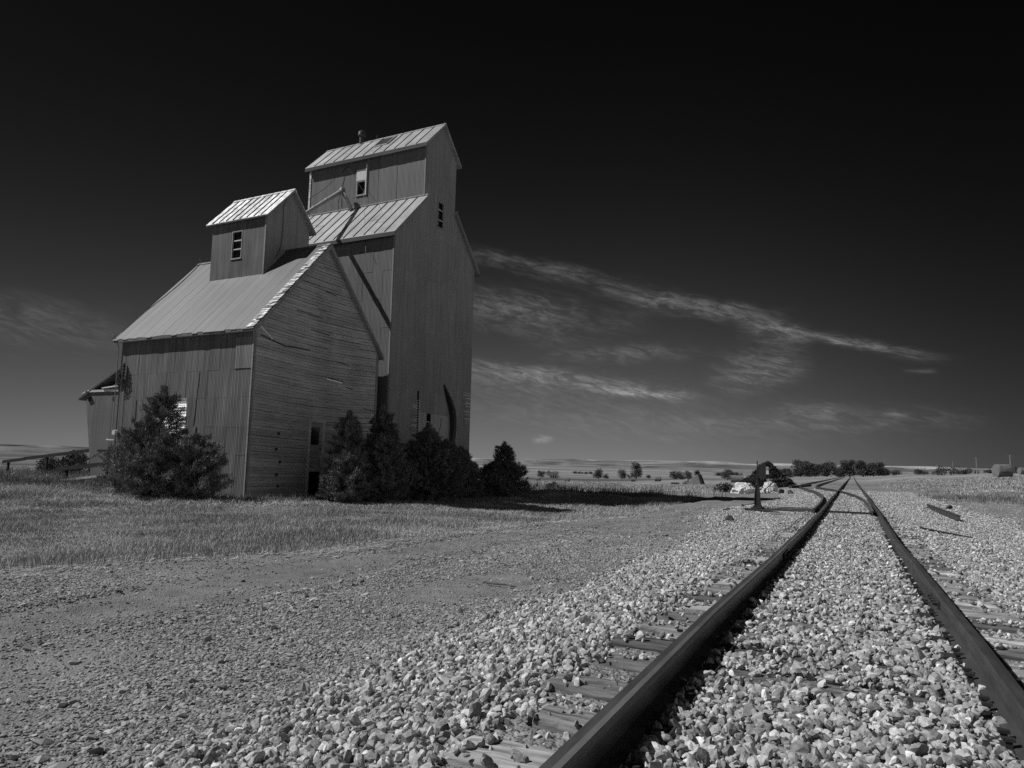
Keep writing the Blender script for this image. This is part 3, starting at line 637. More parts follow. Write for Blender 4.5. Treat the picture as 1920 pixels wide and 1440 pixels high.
mb=MB(); slab(mb,[(-L,-.3),(0,-.3),(0,zroof(0)-.12),(-L,zroof(0)-.12)],FY,-.16,-.12,.4); boards(mb,[[(-6.5,1.2),(-3.5,1.2),(-3.5,4.4),(-6.5,4.4)]],lambda u,v,d:(u,.12-d,v),1.2,4.4,.125,-6.5,-3.5,9,miss=.12,shj=.5,th=.05)
mb.sh=[s*3.0 for s in mb.sh]; mb.build('exposed_boards',M['clap'],fw_obj)
b=MB(); slab(b,[(-.05,-.3),(.02,-.3),(.02,zroof(0)-.1),(-.05,zroof(0)-.1)],FY,.03,.055,.9); b.build('corner_strip',M['trim'],fw_obj)
# gable wall of clapboards
gp=[[(0,0),(W,0),(W,zroof(0)-.1),(W/2,ZR-.1),(0,zroof(0)-.1)]]
door=(3.30,4.30,-.3,3.36); gpc=cut(gp,door)
mb=MB()
for p in cut([[(0,-.3),(W,-.3),(W,zroof(0)-.1),(W/2,ZR-.1),(0,zroof(0)-.1)]],door): slab(mb,p,FX,-.1,0,.2)  # dark backing shows through the board gaps in place of lap shadows
boards(mb,gpc,FX,0,ZR,.128,0,W,21,sag=.16,W=W,miss=.006,shj=.13,lap=.93)
slab(mb,[(4.24,5.22),(5.29,5.16),(5.29,5.22),(4.24,5.29)],FX,.03,.07,2.4); slab(mb,[(4.4,5.29),(5.4,5.23),(5.4,5.27),(4.4,5.33)],FX,.02,.045,.12)
slab(mb,[(.3,6.62),(1.6,6.38),(3.1,6.42),(3.1,6.38),(1.6,6.33),(.3,6.56)],FX,.02,.05,.15)
slab(mb,[(.2,6.9),(.85,6.5),(.9,6.56),(.25,6.98)],FX,.03,.07,1.5)
for (u,v,l) in ((2.2,8.0,1.6),(3.1,7.3,1.2),(4.9,6.1,.8),(6.9,4.1,.9),(3.9,9.2,.7),(5.6,5.0,.5)): slab(mb,[(u,v),(u+l,v-.05),(u+l,v-.02),(u,v+.035)],FX,.025,.045,.15)
gw=mb.build('gable_wall',M['clap'],barn)
b=MB()
for u,v in ((1.54,2.66),(1.46,2.02),(1.7,1.5),(1.56,.98),(1.66,.5)): b.cyl((.02,u,v),(.06,u,v),.06,n=12)
b.build('bolt_plate',M['iron'],gw)
b=MB(); 
for u in (3.30,4.18): slab(b,[(u,-.2),(u+.12,-.2),(u+.12,3.25),(u,3.25)],FX,-.03,.055,1.6)
slab(b,[(3.25,3.25),(4.36,3.25),(4.36,3.38),(3.25,3.38)],FX,-.03,.07,1.5); slab(b,[(3.42,1.1),(4.18,1.1),(4.18,1.24),(3.42,1.24)],FX,-.03,.08,1.2)
fr=b.build('door_frame',M['trim'],barn)
b=MB()
for p in cut([[(3.42,1.24),(4.18,1.24),(4.18,3.25),(3.42,3.25)]],(3.5,4.04,2.28,3.05)): slab(b,p,FX,-.06,-.02,.95)
slab(b,[(3.42,1.75),(4.18,1.75),(4.18,1.81),(3.42,1.81)],FX,-.02,.0,1.2); dr=b.build('door',M['trim'],barn)
b=MB(); slab(b,[(3.5,2.28),(4.04,2.28),(4.04,3.05),(3.5,3.05)],FX,-.06,-.05); b.build('pane',M['glass'],dr)
b=MB(); b.cyl((-.02,4.1,2.1),(.04,4.1,2.1),.025,n=8); b.build('handle',M['iron'],dr)
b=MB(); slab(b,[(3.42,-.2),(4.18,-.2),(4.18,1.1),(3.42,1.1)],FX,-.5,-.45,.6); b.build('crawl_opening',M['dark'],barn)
b=MB(); slab(b,[(0,-.3),(W,-.3),(W,zroof(0)-.1),(W/2,ZR-.1),(0,zroof(0)-.1)],lambda u,v,d:(-L-d,u,v),-.1,0); b.build('left_wall',M['sheet'],barn)
b=MB(); slab(b,[(-L+.1,-.3),(-.1,-.3),(-.1,zroof(0)-.12),(-L+.1,zroof(0)-.12)],lambda u,v,d:(u,W+d,v),-.1,0); b.build('back_wall',M['sheet_side'],barn)
for ya,yb in ((W-.1,W+.03),(-.02,.07)):
    b=MB(); b.box((.0,ya,-.1),(.048,yb,zroof(0)-.12),sh=.8); b.build('corner_board',M['trim'],barn)
deck=gable_roof(barn,'roof',-L-OXL,OX,W,OY,ZR,SL,.16,M['roof'],cols=27,shj=.13)
# shingles along the near rake
mb=MB(); r=random.Random(5); n=44
for i in range(n):
    t0=i/n; t1=(i+1.35)/n
    for j in range(2):
        if r.random()<.04: continue
        xa=OX-.44+j*.22+r.uniform(-.015,.015); xb=xa+.215; yy=lambda t:-OY-.04+(W/2+OY+.04)*min(t,1); zz=lambda y,o:ZR+SL*(y-W/2)+o
        o0=.06+r.uniform(0,.03); o1=.025
        a=[(xa,yy(t0),zz(yy(t0),0)),(xb,yy(t0),zz(yy(t0),0)),(xb,yy(t1),zz(yy(t1),0)),(xa,yy(t1),zz(yy(t1),0))]; oo=[o0,o0,o1,o1]
        mb.hexa([(x,y,z+o-.012) for (x,y,z),o in zip(a,oo)],[(x,y,z+o+.004) for (x,y,z),o in zip(a,oo)],r.choice([.35,.8,1.0,1.25,1.35,1.5]))
mb.build('rake_shingles',M['shingle'],deck)
for s in (-1,1):
    mb=MB(); yc=W/2; ye=yc+s*(W/2+OY); ze=ZR-SL*(W/2+OY); t=.17 if s<0 else .2
    mb.hexa([(OX-.0,yc,ZR-t-.06),(OX,yc,ZR-.012),(OX,ye,ze-.012),(OX,ye,ze-t)],[(OX+.035,yc,ZR-t-.06),(OX+.035,yc,ZR-.012),(OX+.035,ye,ze-.012),(OX+.035,ye,ze-t)],.8)
    mb.build('rake_board',M['trim'],deck)
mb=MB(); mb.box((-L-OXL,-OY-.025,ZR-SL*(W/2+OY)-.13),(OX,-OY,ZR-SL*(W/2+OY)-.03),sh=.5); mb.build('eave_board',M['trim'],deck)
# cupola
CL,CR,CY,CD=-6.093,-2.578,2.637,2.711; CZR=14.43; CSL=1.09; COY=.2; COX=.28
czr=lambda y: CZR-CSL*abs(y-CY-CD/2)-.06
cup=MB(); wn=(-4.69,-4.10,10.93,12.19)
fr_=cut([[(CL,9.6),(CR,9.6),(CR,czr(CY)),(CL,czr(CY))]],wn)
clad(cup,fr_,lambda u,v,d:(u,CY-d,v),[CL,CL+1.3,CL+2.45,CR],[9.6,14],th=.03,jit=.004,shj=.08,seed=2)
cupo=cup.build('cupola_wall',M['cupola'],barn)
b=MB(); pent=[(CY,9.6),(CY+CD,9.6),(CY+CD,czr(CY)),(CY+CD/2,CZR-.06),(CY,czr(CY))]
for p in [pent]: clad(b,[p],lambda u,v,d:(CR+d,u,v),[CY,CY+.95,CY+1.85,CY+CD],[9.6,15],th=.02,jit=.004,shj=.05,seed=8)
slab(b,pent,lambda u,v,d:(CL-d,u,v),0,.02); slab(b,[(CL,9.6),(CR,9.6),(CR,czr(CY)),(CL,czr(CY))],lambda u,v,d:(u,CY+CD+d,v),-.02,0)
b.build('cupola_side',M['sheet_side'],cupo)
b=MB(); b.tube([(CR+.05,CY+CD/2-.25,CZR-.5),(CR+.06,CY+CD/2-.45,CZR-1.0),(CR+.05,CY+CD/2-.4,CZR-2.2),(CR+.06,CY+CD/2-.5,CZR-3.0),(CR+.05,CY+CD/2-.8,CZR-3.6)],.012,5); b.build('loose_wire',M['iron'],cupo)
b=MB(); slab(b,[(CR-.05,9.9),(CR+.035,9.9),(CR+.035,czr(CY)),(CR-.05,czr(CY))],lambda u,v,d:(u,CY-d,v),.04,.06,.8); b.build('corner_strip',M['trim'],cupo)
window(cupo,lambda u,v,d:(u,CY-d,v),*wn,bars=(11.36,11.78),frame_m=M['trim'],fw_=.045)
cr=gable_roof(barn,'cr',CL-COX,CR+COX,CD,COY,CZR,CSL,.1,M['roof_flaky'],y0=CY,ribs=.45,nm='cupola_roof',shj=.15)
# service mast, insulators, meter
b=MB(); b.tube([(-L-.06,-.09,.2),(-L-.1,-.09,3.4),(-L-.13,-.1,6.5),(-L-.3,-.25,7.0),(-L-.45,-.3,7.15)],.02); b.tube([(-L+.3,-.09,.8),(-L+.28,-.09,5.3)],.014); b.build('conduit',M['trim'],barn)
b=MB(); b.box((-7.98,-.12,4.9),(-7.93,-.06,5.75)); b.box((-8.25,-.12,4.7),(-8.21,-.06,5.3))
for k in range(5): b.cyl((-7.9,-.2,5.0+k*.15),(-7.9,-.06,5.0+k*.15),.05,.03,8); b.cyl((-8.16,-.2,4.8+k*.1),(-8.16,-.06,4.8+k*.1),.035,.03,8)
r=random.Random(3)
for k in range(14): 
    p=Vector((-8.1+r.uniform(-.15,.3),-.16,5.3+r.uniform(-.3,.3))); b.tube([p,p+Vector((r.uniform(-.2,.2),-.05,-.3)),p+Vector((r.uniform(-.2,.2),0,-.6))],.01,4)
b.build('insulator_rack',M['iron'],barn)
b=MB(); b.cyl((-8.16,-.06,2.62),(-8.16,-.2,2.62),.12,.11,14); b.box((-8.6,-.2,2.27),(-8.1,-.16,2.32)); b.cyl((-8.58,-.18,2.28),(-8.5,-.18,2.28),.05,n=8); b.build('electric_meter',M['white'],barn)
b=MB(); pts=[(-L-OXL+.02,-OY-.1,ZR-SL*(W/2+OY)+.05)]
for k in range(1,13): y=-OY+(W/2+OY)*k/12; pts.append((-L-OXL+.06+.28*max(0,sin(pi*(k-4)/9)) ,y,ZR+SL*(y-W/2)+.05))
pts+= [(-L-OXL+.02,W/2+.02,ZR+.3)]; b.tube(pts,.016,5); b.build('lightning_cable',M['iron'],deck)
# ------------------------------------------------------------------ tall elevator
EX,EYY,_=b2w(-22.008,28.928); el=empty('grain_elevator',(EX,EYY,0),TH); tag(el,'tall metal clad grain elevator with stepped roofs and a headhouse, behind the short one','grain elevator','old grain elevators')
W2=8.09; L2=8.463; yh=2.536; hD=3.082; S1=1.018; Z1=16.217; HE=19.206; HR=21.04; HOY=.27; HOX=.22
HS=(HR-HE)/(hD/2+HOY); z1=lambda y:Z1-S1*(yh-y)-.1

lowp=[[(0,-.3),(yh,-.3),(yh,Z1-.1),(0,z1(0))],[(yh,-.3),(yh+hD,-.3),(yh+hD,Z1-.1),(yh,Z1-.1)],[(yh+hD,-.3),(W2,-.3),(W2,z1(0)),(yh+hD,Z1-.1)]]
hwt=HR-HS*(hD/2)-.08; yc2=yh+hD/2
hp=[[(yh,Z1-.1),(yh+hD,Z1-.1),(yh+hD,hwt),(yc2,HR-.08),(yh,hwt)]]
side=lowp+hp; wnS=(3.87,4.38,14.9,16.34); wnL=(3.45,3.79,3.45,4.24)
side=cut(cut(side,wnS),wnL); side=cut(side,(2.5,2.66,2.4,5.42))
mb=MB(); us=[0,1.0,2.02,3.05,4.05,5.1,6.1,7.1,W2]; vs=[-.3,2.6,5.4,8.6,11.6,14.2,17.0,22]
clad(mb,side,FX,us,vs,th=.02,jit=.006,shj=.06,seed=11,wob=.0)
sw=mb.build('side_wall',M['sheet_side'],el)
window(sw,FX,*wnS,bars=(15.33,15.93),fw_=.05)
b=MB(); slab(b,[(wnS[0]-.02,16.45),(wnS[0]+.04,16.45),(wnS[0]+.04,16.75),(wnS[0]-.02,16.75)],FX,.03,.06,1.3); b.build('stain_strip',M['trim'],sw)
# lighter patch, its window, the torn strips and the peeled sheet
b=MB()
for p in cut([[(2.72,2.2),(5.6,2.2),(5.6,4.22),(2.72,4.3)]],wnL): slab(b,p,FX,.03,.05,1.45)
slab(b,[(4.6,3.1),(4.64,3.1),(4.8,3.6),(4.92,4.1),(4.88,4.1),(4.76,3.6)],FX,.05,.06,.2); slab(b,[(4.5,3.0),(4.9,3.0),(4.9,3.07),(4.5,3.07)],FX,.05,.06,.2)
slab(b,[(2.7,2.0),(2.78,2.0),(2.74,4.9),(2.66,4.9)],FX,.03,.07,1.9); b.build('wall_patch',M['sheet_side'],sw)
window(sw,FX,wnL[0],wnL[1],wnL[2],wnL[3],bars=(3.82,),fw_=.04,frame_m=M['dark'])
b=MB(); r=random.Random(8)
v=2.1
while v<4.95: l=r.uniform(.3,.62); slab(b,[(2.48-l,v),(2.5,v),(2.5,v+.07),(2.48-l,v+.08)],FX,.028,.028+r.uniform(.01,.035),r.uniform(.45,1.3)); v+=r.uniform(.1,.17)
v=4.05
while v<5.75: l=r.uniform(.45,.85); slab(b,[(W2-.08-l,v),(W2-.06,v),(W2-.06,v+.05),(W2-.08-l,v+.06)],FX,.028,.06,r.uniform(.5,1.7)); v+=r.uniform(.11,.2)
v=2.2
while v<4.9: slab(b,[(2.5,v),(2.66,v),(2.66,v+.05),(2.5,v+.05)],FX,-.03,-.0,1.2); v+=.14
b.build('exposed_lath',M['clap'],sw)
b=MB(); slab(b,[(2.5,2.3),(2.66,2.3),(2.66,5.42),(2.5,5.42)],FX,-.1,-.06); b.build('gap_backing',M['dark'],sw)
b=MB(); cp=[(5.05,6.02,.03,.1),(5.22,5.65,.12,.2),(5.5,5.2,.2,.3),(5.78,4.7,.24,.33),(5.95,4.2,.24,.34),(6.03,3.6,.2,.36),(6.0,3.0,.15,.38),(5.95,2.4,.1,.36)]
for (u0,v0,d0,w0),(u1,v1,d1,w1) in zip(cp[:-1],cp[1:]):
    b.hexa([(.03,u0-w0/2,v0),(.03+d0,u0-w0/4,v0),(.05+d0,u0+w0/2,v0),(.03,u0+w0/2,v0)],[(.03,u1-w1/2,v1),(.03+d1,u1-w1/4,v1),(.05+d1,u1+w1/2,v1),(.03,u1+w1/2,v1)],.9)
b.build('peeled_sheet',M['iron'],sw)
r=random.Random(9)
for k in range(16):
    u=r.uniform(.6,7.6); v=r.uniform(4,13); l=r.uniform(.1,.5); b=MB(); slab(b,[(u,v),(u+.035,v),(u+.03,v+l),(u,v+l)],FX,.026,.03,r.uniform(1.15,1.6)); b.build('scratch_mark',M['sheet_side'],sw)
# front wall (mostly behind the short elevator)
mb=MB(); fr2=cut([[(-L2,-.3),(0,-.3),(0,z1(0)),(-L2,z1(0))]],(-.95,0,2.0,4.08)); n=13; us=[-L2+L2*i/n for i in range(n+1)]
clad(mb,fr2,FY,us,[-.3,2.5,5.2,8.4,9.9,11.4,12.7,14],th=.02,jit=.008,shj=.06,seed=13); f2=mb.build('front_wall',M['sheet_tall'],el)
b=MB(); slab(b,[(-.95,2.0),(0,2.0),(0,4.08),(-.95,4.08)],FY,-.3,-.25,.3); boards(b,[[(-.95,2.0),(0,2.0),(0,4.0),(-.95,4.0)]],lambda u,v,d:(u,.12-d,v),2.0,4.0,.16,-.95,0,31,miss=.3,shj=.6,th=.06); b.build('exposed_boards',M['clap'],f2)
b=MB(); slab(b,[(-.06,-.3),(.02,-.3),(.02,z1(0)),(-.06,z1(0))],FY,.03,.05,.85); b.build('corner_strip',M['sheet_side'],f2)
mb=MB(); wnH=(-4.77,-4.2,17.0,17.76); fr3=cut([[(-L2,Z1-.3),(0,Z1-.3),(0,hwt),(-L2,hwt)]],wnH)
PH=lambda u,v,d:(u,yh-d,v)
clad(mb,fr3,PH,us,[Z1-.3,22],th=.02,jit=.012,shj=.08,seed=14); hw=mb.build('headhouse_wall',M['sheet_tall'],el)
window(hw,PH,*wnH,bars=(),fw_=.06)
b=MB(); slab(b,[(-4.86,17.84),(-4.16,17.84),(-4.12,18.5),(-4.84,18.5)],PH,.03,.06,1.); b.box((-4.14,yh-.1,16.9),(-4.08,yh-.03,18.75)); b.build('pale_panel',M['white'],hw)
b=MB(); slab(b,[(-.06,Z1),(.02,Z1),(.02,hwt),(-.06,hwt)],PH,.03,.05,.85); b.build('corner_strip',M['sheet_side'],hw)
b=MB(); v=Z1-.2
r=random.Random(12)
while v<hwt-.3: h=r.uniform(.12,.3); slab(b,[(-L2-.04,v),(-L2+.09,v),(-L2+.09,v+h-.02),(-L2-.04,v+h-.02)],PH,.032,.06,r.uniform(.6,1.1)); v+=h
b.build('white_corner_boards',M['white'],hw)
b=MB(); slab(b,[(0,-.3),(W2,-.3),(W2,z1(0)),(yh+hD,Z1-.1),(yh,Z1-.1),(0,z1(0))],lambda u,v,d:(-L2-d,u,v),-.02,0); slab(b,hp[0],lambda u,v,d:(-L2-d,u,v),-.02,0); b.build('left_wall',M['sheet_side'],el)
b=MB(); slab(b,[(-L2,-.3),(-.02,-.3),(-.02,z1(0)),(-L2,z1(0))],lambda u,v,d:(u,W2+d,v),-.03,0); slab(b,[(-L2,Z1-.3),(-.02,Z1-.3),(-.02,hwt),(-L2,hwt)],lambda u,v,d:(u,yh+hD+d,v),-.03,0); b.build('back_wall',M['sheet_side'],el)
# lower roofs front and back
for s,nm in ((-1,'lower_roof'),(1,'lower_roof')):
    yi=yh if s<0 else yh+hD; ye=-HOY if s<0 else W2+HOY; ze=Z1-S1*(yh+HOY); x0,x1=-L2-HOX,HOX
    d=MB(); a=[(x0,yi,Z1),(x1,yi,Z1),(x1,ye,ze),(x0,ye,ze)]; d.hexa([(x,y,z-.2) for x,y,z in a],[(x,y,z-.012) for x,y,z in a],.8); dk=d.build(nm,M['trim'],el)
    mb=MB(); r=random.Random(20+s); n=13
    for i in range(n):
        xa=x0+(x1-x0)*i/n; xb=x0+(x1-x0)*(i+1)/n; sh=1+r.uniform(-.1,.1)
        a=[(xa,yi,Z1),(xb-.001,yi,Z1),(xb-.001,ye+s*.03,ze-.03),(xa,ye+s*.03,ze-.03)]; mb.hexa([(x,y,z-.01) for x,y,z in a],[(x,y,z+.012) for x,y,z in a],sh)
    mb.build('roof_panel',M['roof_bright'],dk)
    rb=MB()
    for i in range(1,n): x=x0+(x1-x0)*i/n; rb.beam((x,yi,Z1+.028),(x,ye,ze+.028),.03,.045,(0,-s*S1,1))
    for i in range(n):
        if r.random()<.6: t=r.uniform(.3,.7); y=yi+(ye-yi)*t; z=Z1+(ze-Z1)*t; xa=x0+(x1-x0)*i/n; rb.box((xa+.05,y-.008,z+.004),(xa+.6,y+.008,z+.02))
    rb.build('roof_seam',M['seam'],dk)
    b=MB(); b.beam((x0,yi+s*.0,Z1+.06),(x1,yi,Z1+.06),.08,.06); b.build('flashing',M['roof_bright'],dk)
    b=MB(); b.box((x0,min(ye,ye+s*.03),ze-.24),(x1,max(ye,ye+s*.03),ze-.035),sh=.3); b.build('eave_board',M['trim'],dk)  # board colour darkened to carry the shade under the eave
hr_=gable_roof(el,'hr',-L2-HOX,HOX,hD,HOY,HR,HS,.16,M['roof_bright'],y0=yh,ribs=.742,nm='headhouse_roof',cols=12)
mb=MB(); mb.box((-L2-HOX,yh-HOY-.03,HE-.24),(HOX,yh-HOY,HE-.03),sh=.3); mb.build('eave_board',M['trim'],hr_)  # eave shade painted into this board's dark tone
# hatch and ventilator
yy=lambda t: yc2-(hD/2+HOY)*t; zz=lambda t: HR-HS*(hD/2+HOY)*t
b=MB(); xa,xb=-4.15,-3.15
b.hexa([(xa,yy(.12),zz(.12)+.02),(xb,yy(.12),zz(.12)+.02),(xb,yy(.55),zz(.55)+.02),(xa,yy(.55),zz(.55)+.02)],[(xa,yy(.12),zz(.12)+.05),(xb,yy(.12),zz(.12)+.05),(xb,yy(.55),zz(.55)+.05),(xa,yy(.55),zz(.55)+.05)]); h_=b.build('roof_hatch',M['dark'],hr_)
b=MB()
for p0,p1 in (((xa,.1),(xb,.1)),((xa,.57),(xb,.57)),((xa,.1),(xa,.57)),((xb,.1),(xb,.57))): b.beam((p0[0],yy(p0[1]),zz(p0[1])+.06),(p1[0],yy(p1[1]),zz(p1[1])+.06),.06,.08)
b.build('hatch_frame',M['roof_bright'],h_)
b=MB(); vx=-5.95; b.cyl((vx,yc2,HR-.1),(vx,yc2,HR+.42),.14,n=14); b.cyl((vx,yc2,HR+.42),(vx,yc2,HR+.5),.14,.24,14); b.cyl((vx,yc2,HR+.5),(vx,yc2,HR+.72),.24,.22,14); b.cyl((vx,yc2,HR+.72),(vx,yc2,HR+.82),.22,.08,14); b.build('roof_ventilator',M['steel'],hr_)
b=MB(); b.cyl((-4.75,yc2,HR),(-4.75,yc2,HR+.3),.025,n=6); b.cyl((HOX-.1,yc2,HR),(HOX-.1,yc2,HR+.12),.03,n=6); b.build('lightning_rod',M['iron'],hr_)
# spout pipe from the headhouse down to the cupola of the short elevator
A=(-5.5,2.05,17.22); B=(-4.38,-3.35,13.15)
b=MB(); b.cyl(A,B,.13,n=12); b.cyl(A,(-5.02,2.35,16.1),.13,n=12); b.cyl((A[0]-.06,A[1],A[2]+.02),(A[0]+.1,A[1],A[2]+.02),.17,n=12)
for t in (.28,.5,.72): p=Vector(A).lerp(Vector(B),t); q=Vector(A).lerp(Vector(B),t+.02); b.cyl(p,q,.15,n=12)
sp=b.build('spout_pipe',M['roof_bright'],el,smooth=True)
b=MB(); b.tube([(-5.6,yh-.03,18.9),(-6.9,yh-.4,17.6),(-8.4,yh-1.4,16.2)],.012,4); b.tube([(-5.6,yh-.03,18.9),(-3.2,1.2,16.5),(-1.6,-.3,12.4)],.01,4); b.cyl((-5.45,2.0,16.2),(-5.45,2.0,17.1),.02,n=5); b.build('guy_wire',M['iron'],el)
# side shed at far left, its wall splayed like a hopper
AX,AY,_=b2w(-22.26,24.0); an=empty('storage_shed',(AX,AY,0),TH); tag(an,'pale storage shed with splayed wall and sloping roof, left behind the short elevator','shed')
def rl_(x): return 4.53+.46*(x+17.3)
b=MB(); xs=[-16.4,-13.9,-11.3,-9]
pl=[(-15.35,.0),(-9,.0),(-9,5.0),(-16.1,5.0),(-16.4,4.5)]
clad(b,[pl],FY,[-16.4,-15.6,-14.9,-14.1,-13.3,-12.5,-11.5,-10.2,-9],[-.1,6],th=.03,jit=.006,shj=.07,seed=6); b.build('end_wall',M['sheet_tall'],an)
b=MB(); b.hexa([(-15.35,0,0),(-9,0,0),(-9,4,0),(-15.35,4,0)],[(-16.4,.001,4.5),(-9,.001,4.5),(-9,4,4.5),(-16.4,4,4.5)]); b.hexa([(-16.3,.3,4.5),(-9,.3,4.5),(-9,4,4.5),(-16.3,4,4.5)],[(-16.3,.3,rl_(-16.3)-.1),(-9,.3,7.2),(-9,4,7.2),(-16.3,4,rl_(-16.3)-.1)]); b.build('shed_body',M['sheet_side'],an)
b=MB(); b.hexa([(-17.0,-.12,rl_(-17.0)-.1),(-9.2,-.12,rl_(-9.2)-.1),(-9.2,4.3,rl_(-9.2)-.1),(-17.0,4.3,rl_(-17.0)-.1)],[(-17.0,-.12,rl_(-17.0)),(-9.2,-.12,rl_(-9.2)),(-9.2,4.3,rl_(-9.2)),(-17.0,4.3,rl_(-17.0))]); rf=b.build('shed_roof',M['roof'],an)
b=MB(); b.box((-16.25,-.12,4.98),(-9.3,.0,5.1),sh=1.8); b.hexa([(-14.9,-.2,5.15),(-9.3,-.2,5.45),(-9.3,-.1,5.45),(-14.9,-.1,5.15)],[(-14.9,-.2,5.2),(-9.3,-.2,5.6),(-9.3,-.1,5.6),(-14.9,-.1,5.2)],2.0); b.build('fascia_board',M['trim'],an)
b=MB(); b.cyl((-16.45,-.2,4.86),(-16.15,-.2,4.97),.09,n=10); b.build('gutter_end',M['roof_bright'],an)
b=MB(); b.box((-16.2,-.06,4.5),(-16.0,-.03,4.72)); b.box((-14.1,-.06,4.5),(-13.95,-.03,4.72)); b.build('vent_hole',M['dark'],an)
# ------------------------------------------------------------------ ramps left of the short elevator
def ramp(name,Y,xs,za,zb,posts,lab,curb=None):
    r_=empty(name,(xs[0],Y,0)); tag(r_,lab,'ramp rail','wooden ramp rails')
    loc=lambda x,y,z:(x-xs[0],y-Y,z)
    b=MB(); n=4
    for i in range(n):
        xa=xs[0]+(xs[1]-xs[0])*i/n; xb=xs[0]+(xs[1]-xs[0])*(i+1)/n+.1; z=lambda x: za+(zb-za)*(x-xs[0])/(xs[1]-xs[0]); o=random.uniform(-.03,.03)
        b.beam(loc(xa,Y,z(xa)+o),loc(xb,Y+.02*(i%2),z(xb)+o*.3),.06,.2)
    b.build('rail_board',M['wood'],r_)
    for x,z0,z1_ in posts: 
        b=MB(); b.beam(loc(x,Y+.08,z0),loc(x+.03,Y+.08,z1_),.13,.12,(0,1,0)); b.build('post',M['wood'],r_)
    if curb: b=MB(); b.beam(loc(curb[0],Y-.2,curb[1]),loc(curb[2],Y-.2,curb[3]),.3,.12,sh=13.); b.hexa([loc(curb[0],Y+.1,-.1),loc(curb[2],Y+.1,-.1),loc(curb[2],Y+3,-.1),loc(curb[0],Y+3,-.1)],[loc(curb[0],Y+.1,curb[1]-.06),loc(curb[2],Y+.1,curb[3]-.06),loc(curb[2],Y+3,curb[3]-.06),loc(curb[0],Y+3,curb[1]-.06)],1.); b.build('ramp_deck',M['wood'],r_)
    return r_
ramp('ramp_rail',24,(-37.85,-32.2),.78,1.33,[(-37.1,-.1,1.02),(-33.9,-.1,1.85)],'near wooden ramp rail on two posts over a pale kerb board, beside the big juniper',(-38.1,.1,-33.3,.62))
rp=ramp('ramp_rail',29,(-51.5,-42.1),.98,1.9,[(-51.0,-.1,1.05),(-46.9,-.1,1.5),(-42.6,-.1,1.95)],'far wooden ramp rail at the left edge, sloping up towards the shed')
b=MB(); b.tube([(-34.5,24.1,1.75),(-36.5,24.4,1.1),(-38.5,25,.9)],.02,5); b.beam((-34.6,24,1.82),(-32.6,24,1.82),.08,.12); t=b.build('hanging_cable',M['wood']); tag(t,'thin cable and crosspiece hung from the tallest ramp post','cable')
# ------------------------------------------------------------------ junipers
def juniper(x,y,h,r,label,seed,tops=((0,0,1),),n=9000,sq=1.,group='junipers at the foot of the elevators',leafs=1.):
    g=np.random.default_rng(seed); root=empty('juniper',(x,y,0)); z0=float(gnd(x,y)); root.location.z=z0
    tag(root,label,'juniper',group); P=[];D=[]
    nb=int(330*len(tops)**.5)
    for k in range(nb):
        tx,ty,th=tops[g.integers(len(tops))]; t=g.uniform(0.02,1)**.85; a=g.uniform(0,2*pi); H=h*th
        prof=(1-t)**.52*(.62+.38*min(1,(t+.1)*4))*g.uniform(.6,1.12)*(1.22 if g.random()<.25 else 1)
        Ln=r*prof*(.7 if len(tops)>1 else 1)+.1; zb=t*H*.96; up_=.5+.5*t
        base=np.array([tx*r*.8*(1),ty*r*.8*sq,zb]); d=np.array([cos(a),sin(a)*sq,up_*g.uniform(.4,1.5)]); m=int(n/nb)
        s=g.uniform(.12,1,m)**.6; off=g.normal(0,1,(m,3))*np.array([.06,.06,.045])*(1.7-1.3*s[:,None])*max(.6,Ln)
        p=base+d*Ln*s[:,None]*np.array([1,1,.55])+off; p[:,2]=np.maximum(p[:,2],.03); P.append(p); D.append(np.tile(d,(m,1))+g.normal(0,.5,(m,3))+np.array([0,0,.6]))
    for tx,ty,th in tops:
        m=int(n*.035); s=g.uniform(.8,1.06,m); p=np.stack([tx*r*.8+g.normal(0,.035,m)*(1.3-s)*8*.3,ty*r*.8*sq+g.normal(0,.035,m)*(1.3-s)*3,s*h*th],1); P.append(p); D.append(g.normal(0,.35,(m,3))+np.array([0,0,1.]))
    P=np.vstack(P);D=np.vstack(D); D/=np.linalg.norm(D,axis=1)[:,None]; m=len(P)
    k=4; P=np.repeat(P,k,0)+g.normal(0,.035,(m*k,3)); D=np.repeat(D,k,0)+g.normal(0,.35,(m*k,3)); D/=np.linalg.norm(D,axis=1)[:,None]
    S=np.cross(D,g.normal(size=D.shape)); S/=np.linalg.norm(S,axis=1)[:,None]; ln=g.uniform(.07,.19,m*k)[:,None]*leafs; w=g.uniform(.007,.016,m*k)[:,None]*leafs
    V=np.stack([P-S*w,P+S*w,P+D*ln*.6+S*w*.8,P+D*ln],1).reshape(-1,3); o=np.arange(m*k)[:,None,None]*4
    Fs=(np.array([[0,1,2],[0,2,3]])[None]+o).reshape(-1,3); cl=.7+.7*vnoise(P[:,0]*2.2+seed,P[:,2]*2.2+P[:,1],seed)
    np_mesh('foliage',V,Fs,M['juniper'],np.repeat(cl*g.uniform(.7,1.4,m*k),4),root)
    b=MB()
    for tx,ty,th in tops: b.cyl((tx*r*.4,ty*r*.4*sq,-.05),(tx*r*.8,ty*r*.8*sq,h*th*.5),.09,.05,8); b.cyl((tx*r*.8,ty*r*.8*sq,h*th*.5),(tx*r*.8,ty*r*.8*sq,h*th*.93),.05,.012,6)
    for q in range(14): a=g.uniform(0,2*pi); z=g.uniform(.1,.7)*h; l=r*(1-z/h)*.7; b.cyl((0,0,z),(cos(a)*l,sin(a)*l*sq,z+l*.5),.025,.008,5)
    b.build('trunk',M['bark'],root)
    return root
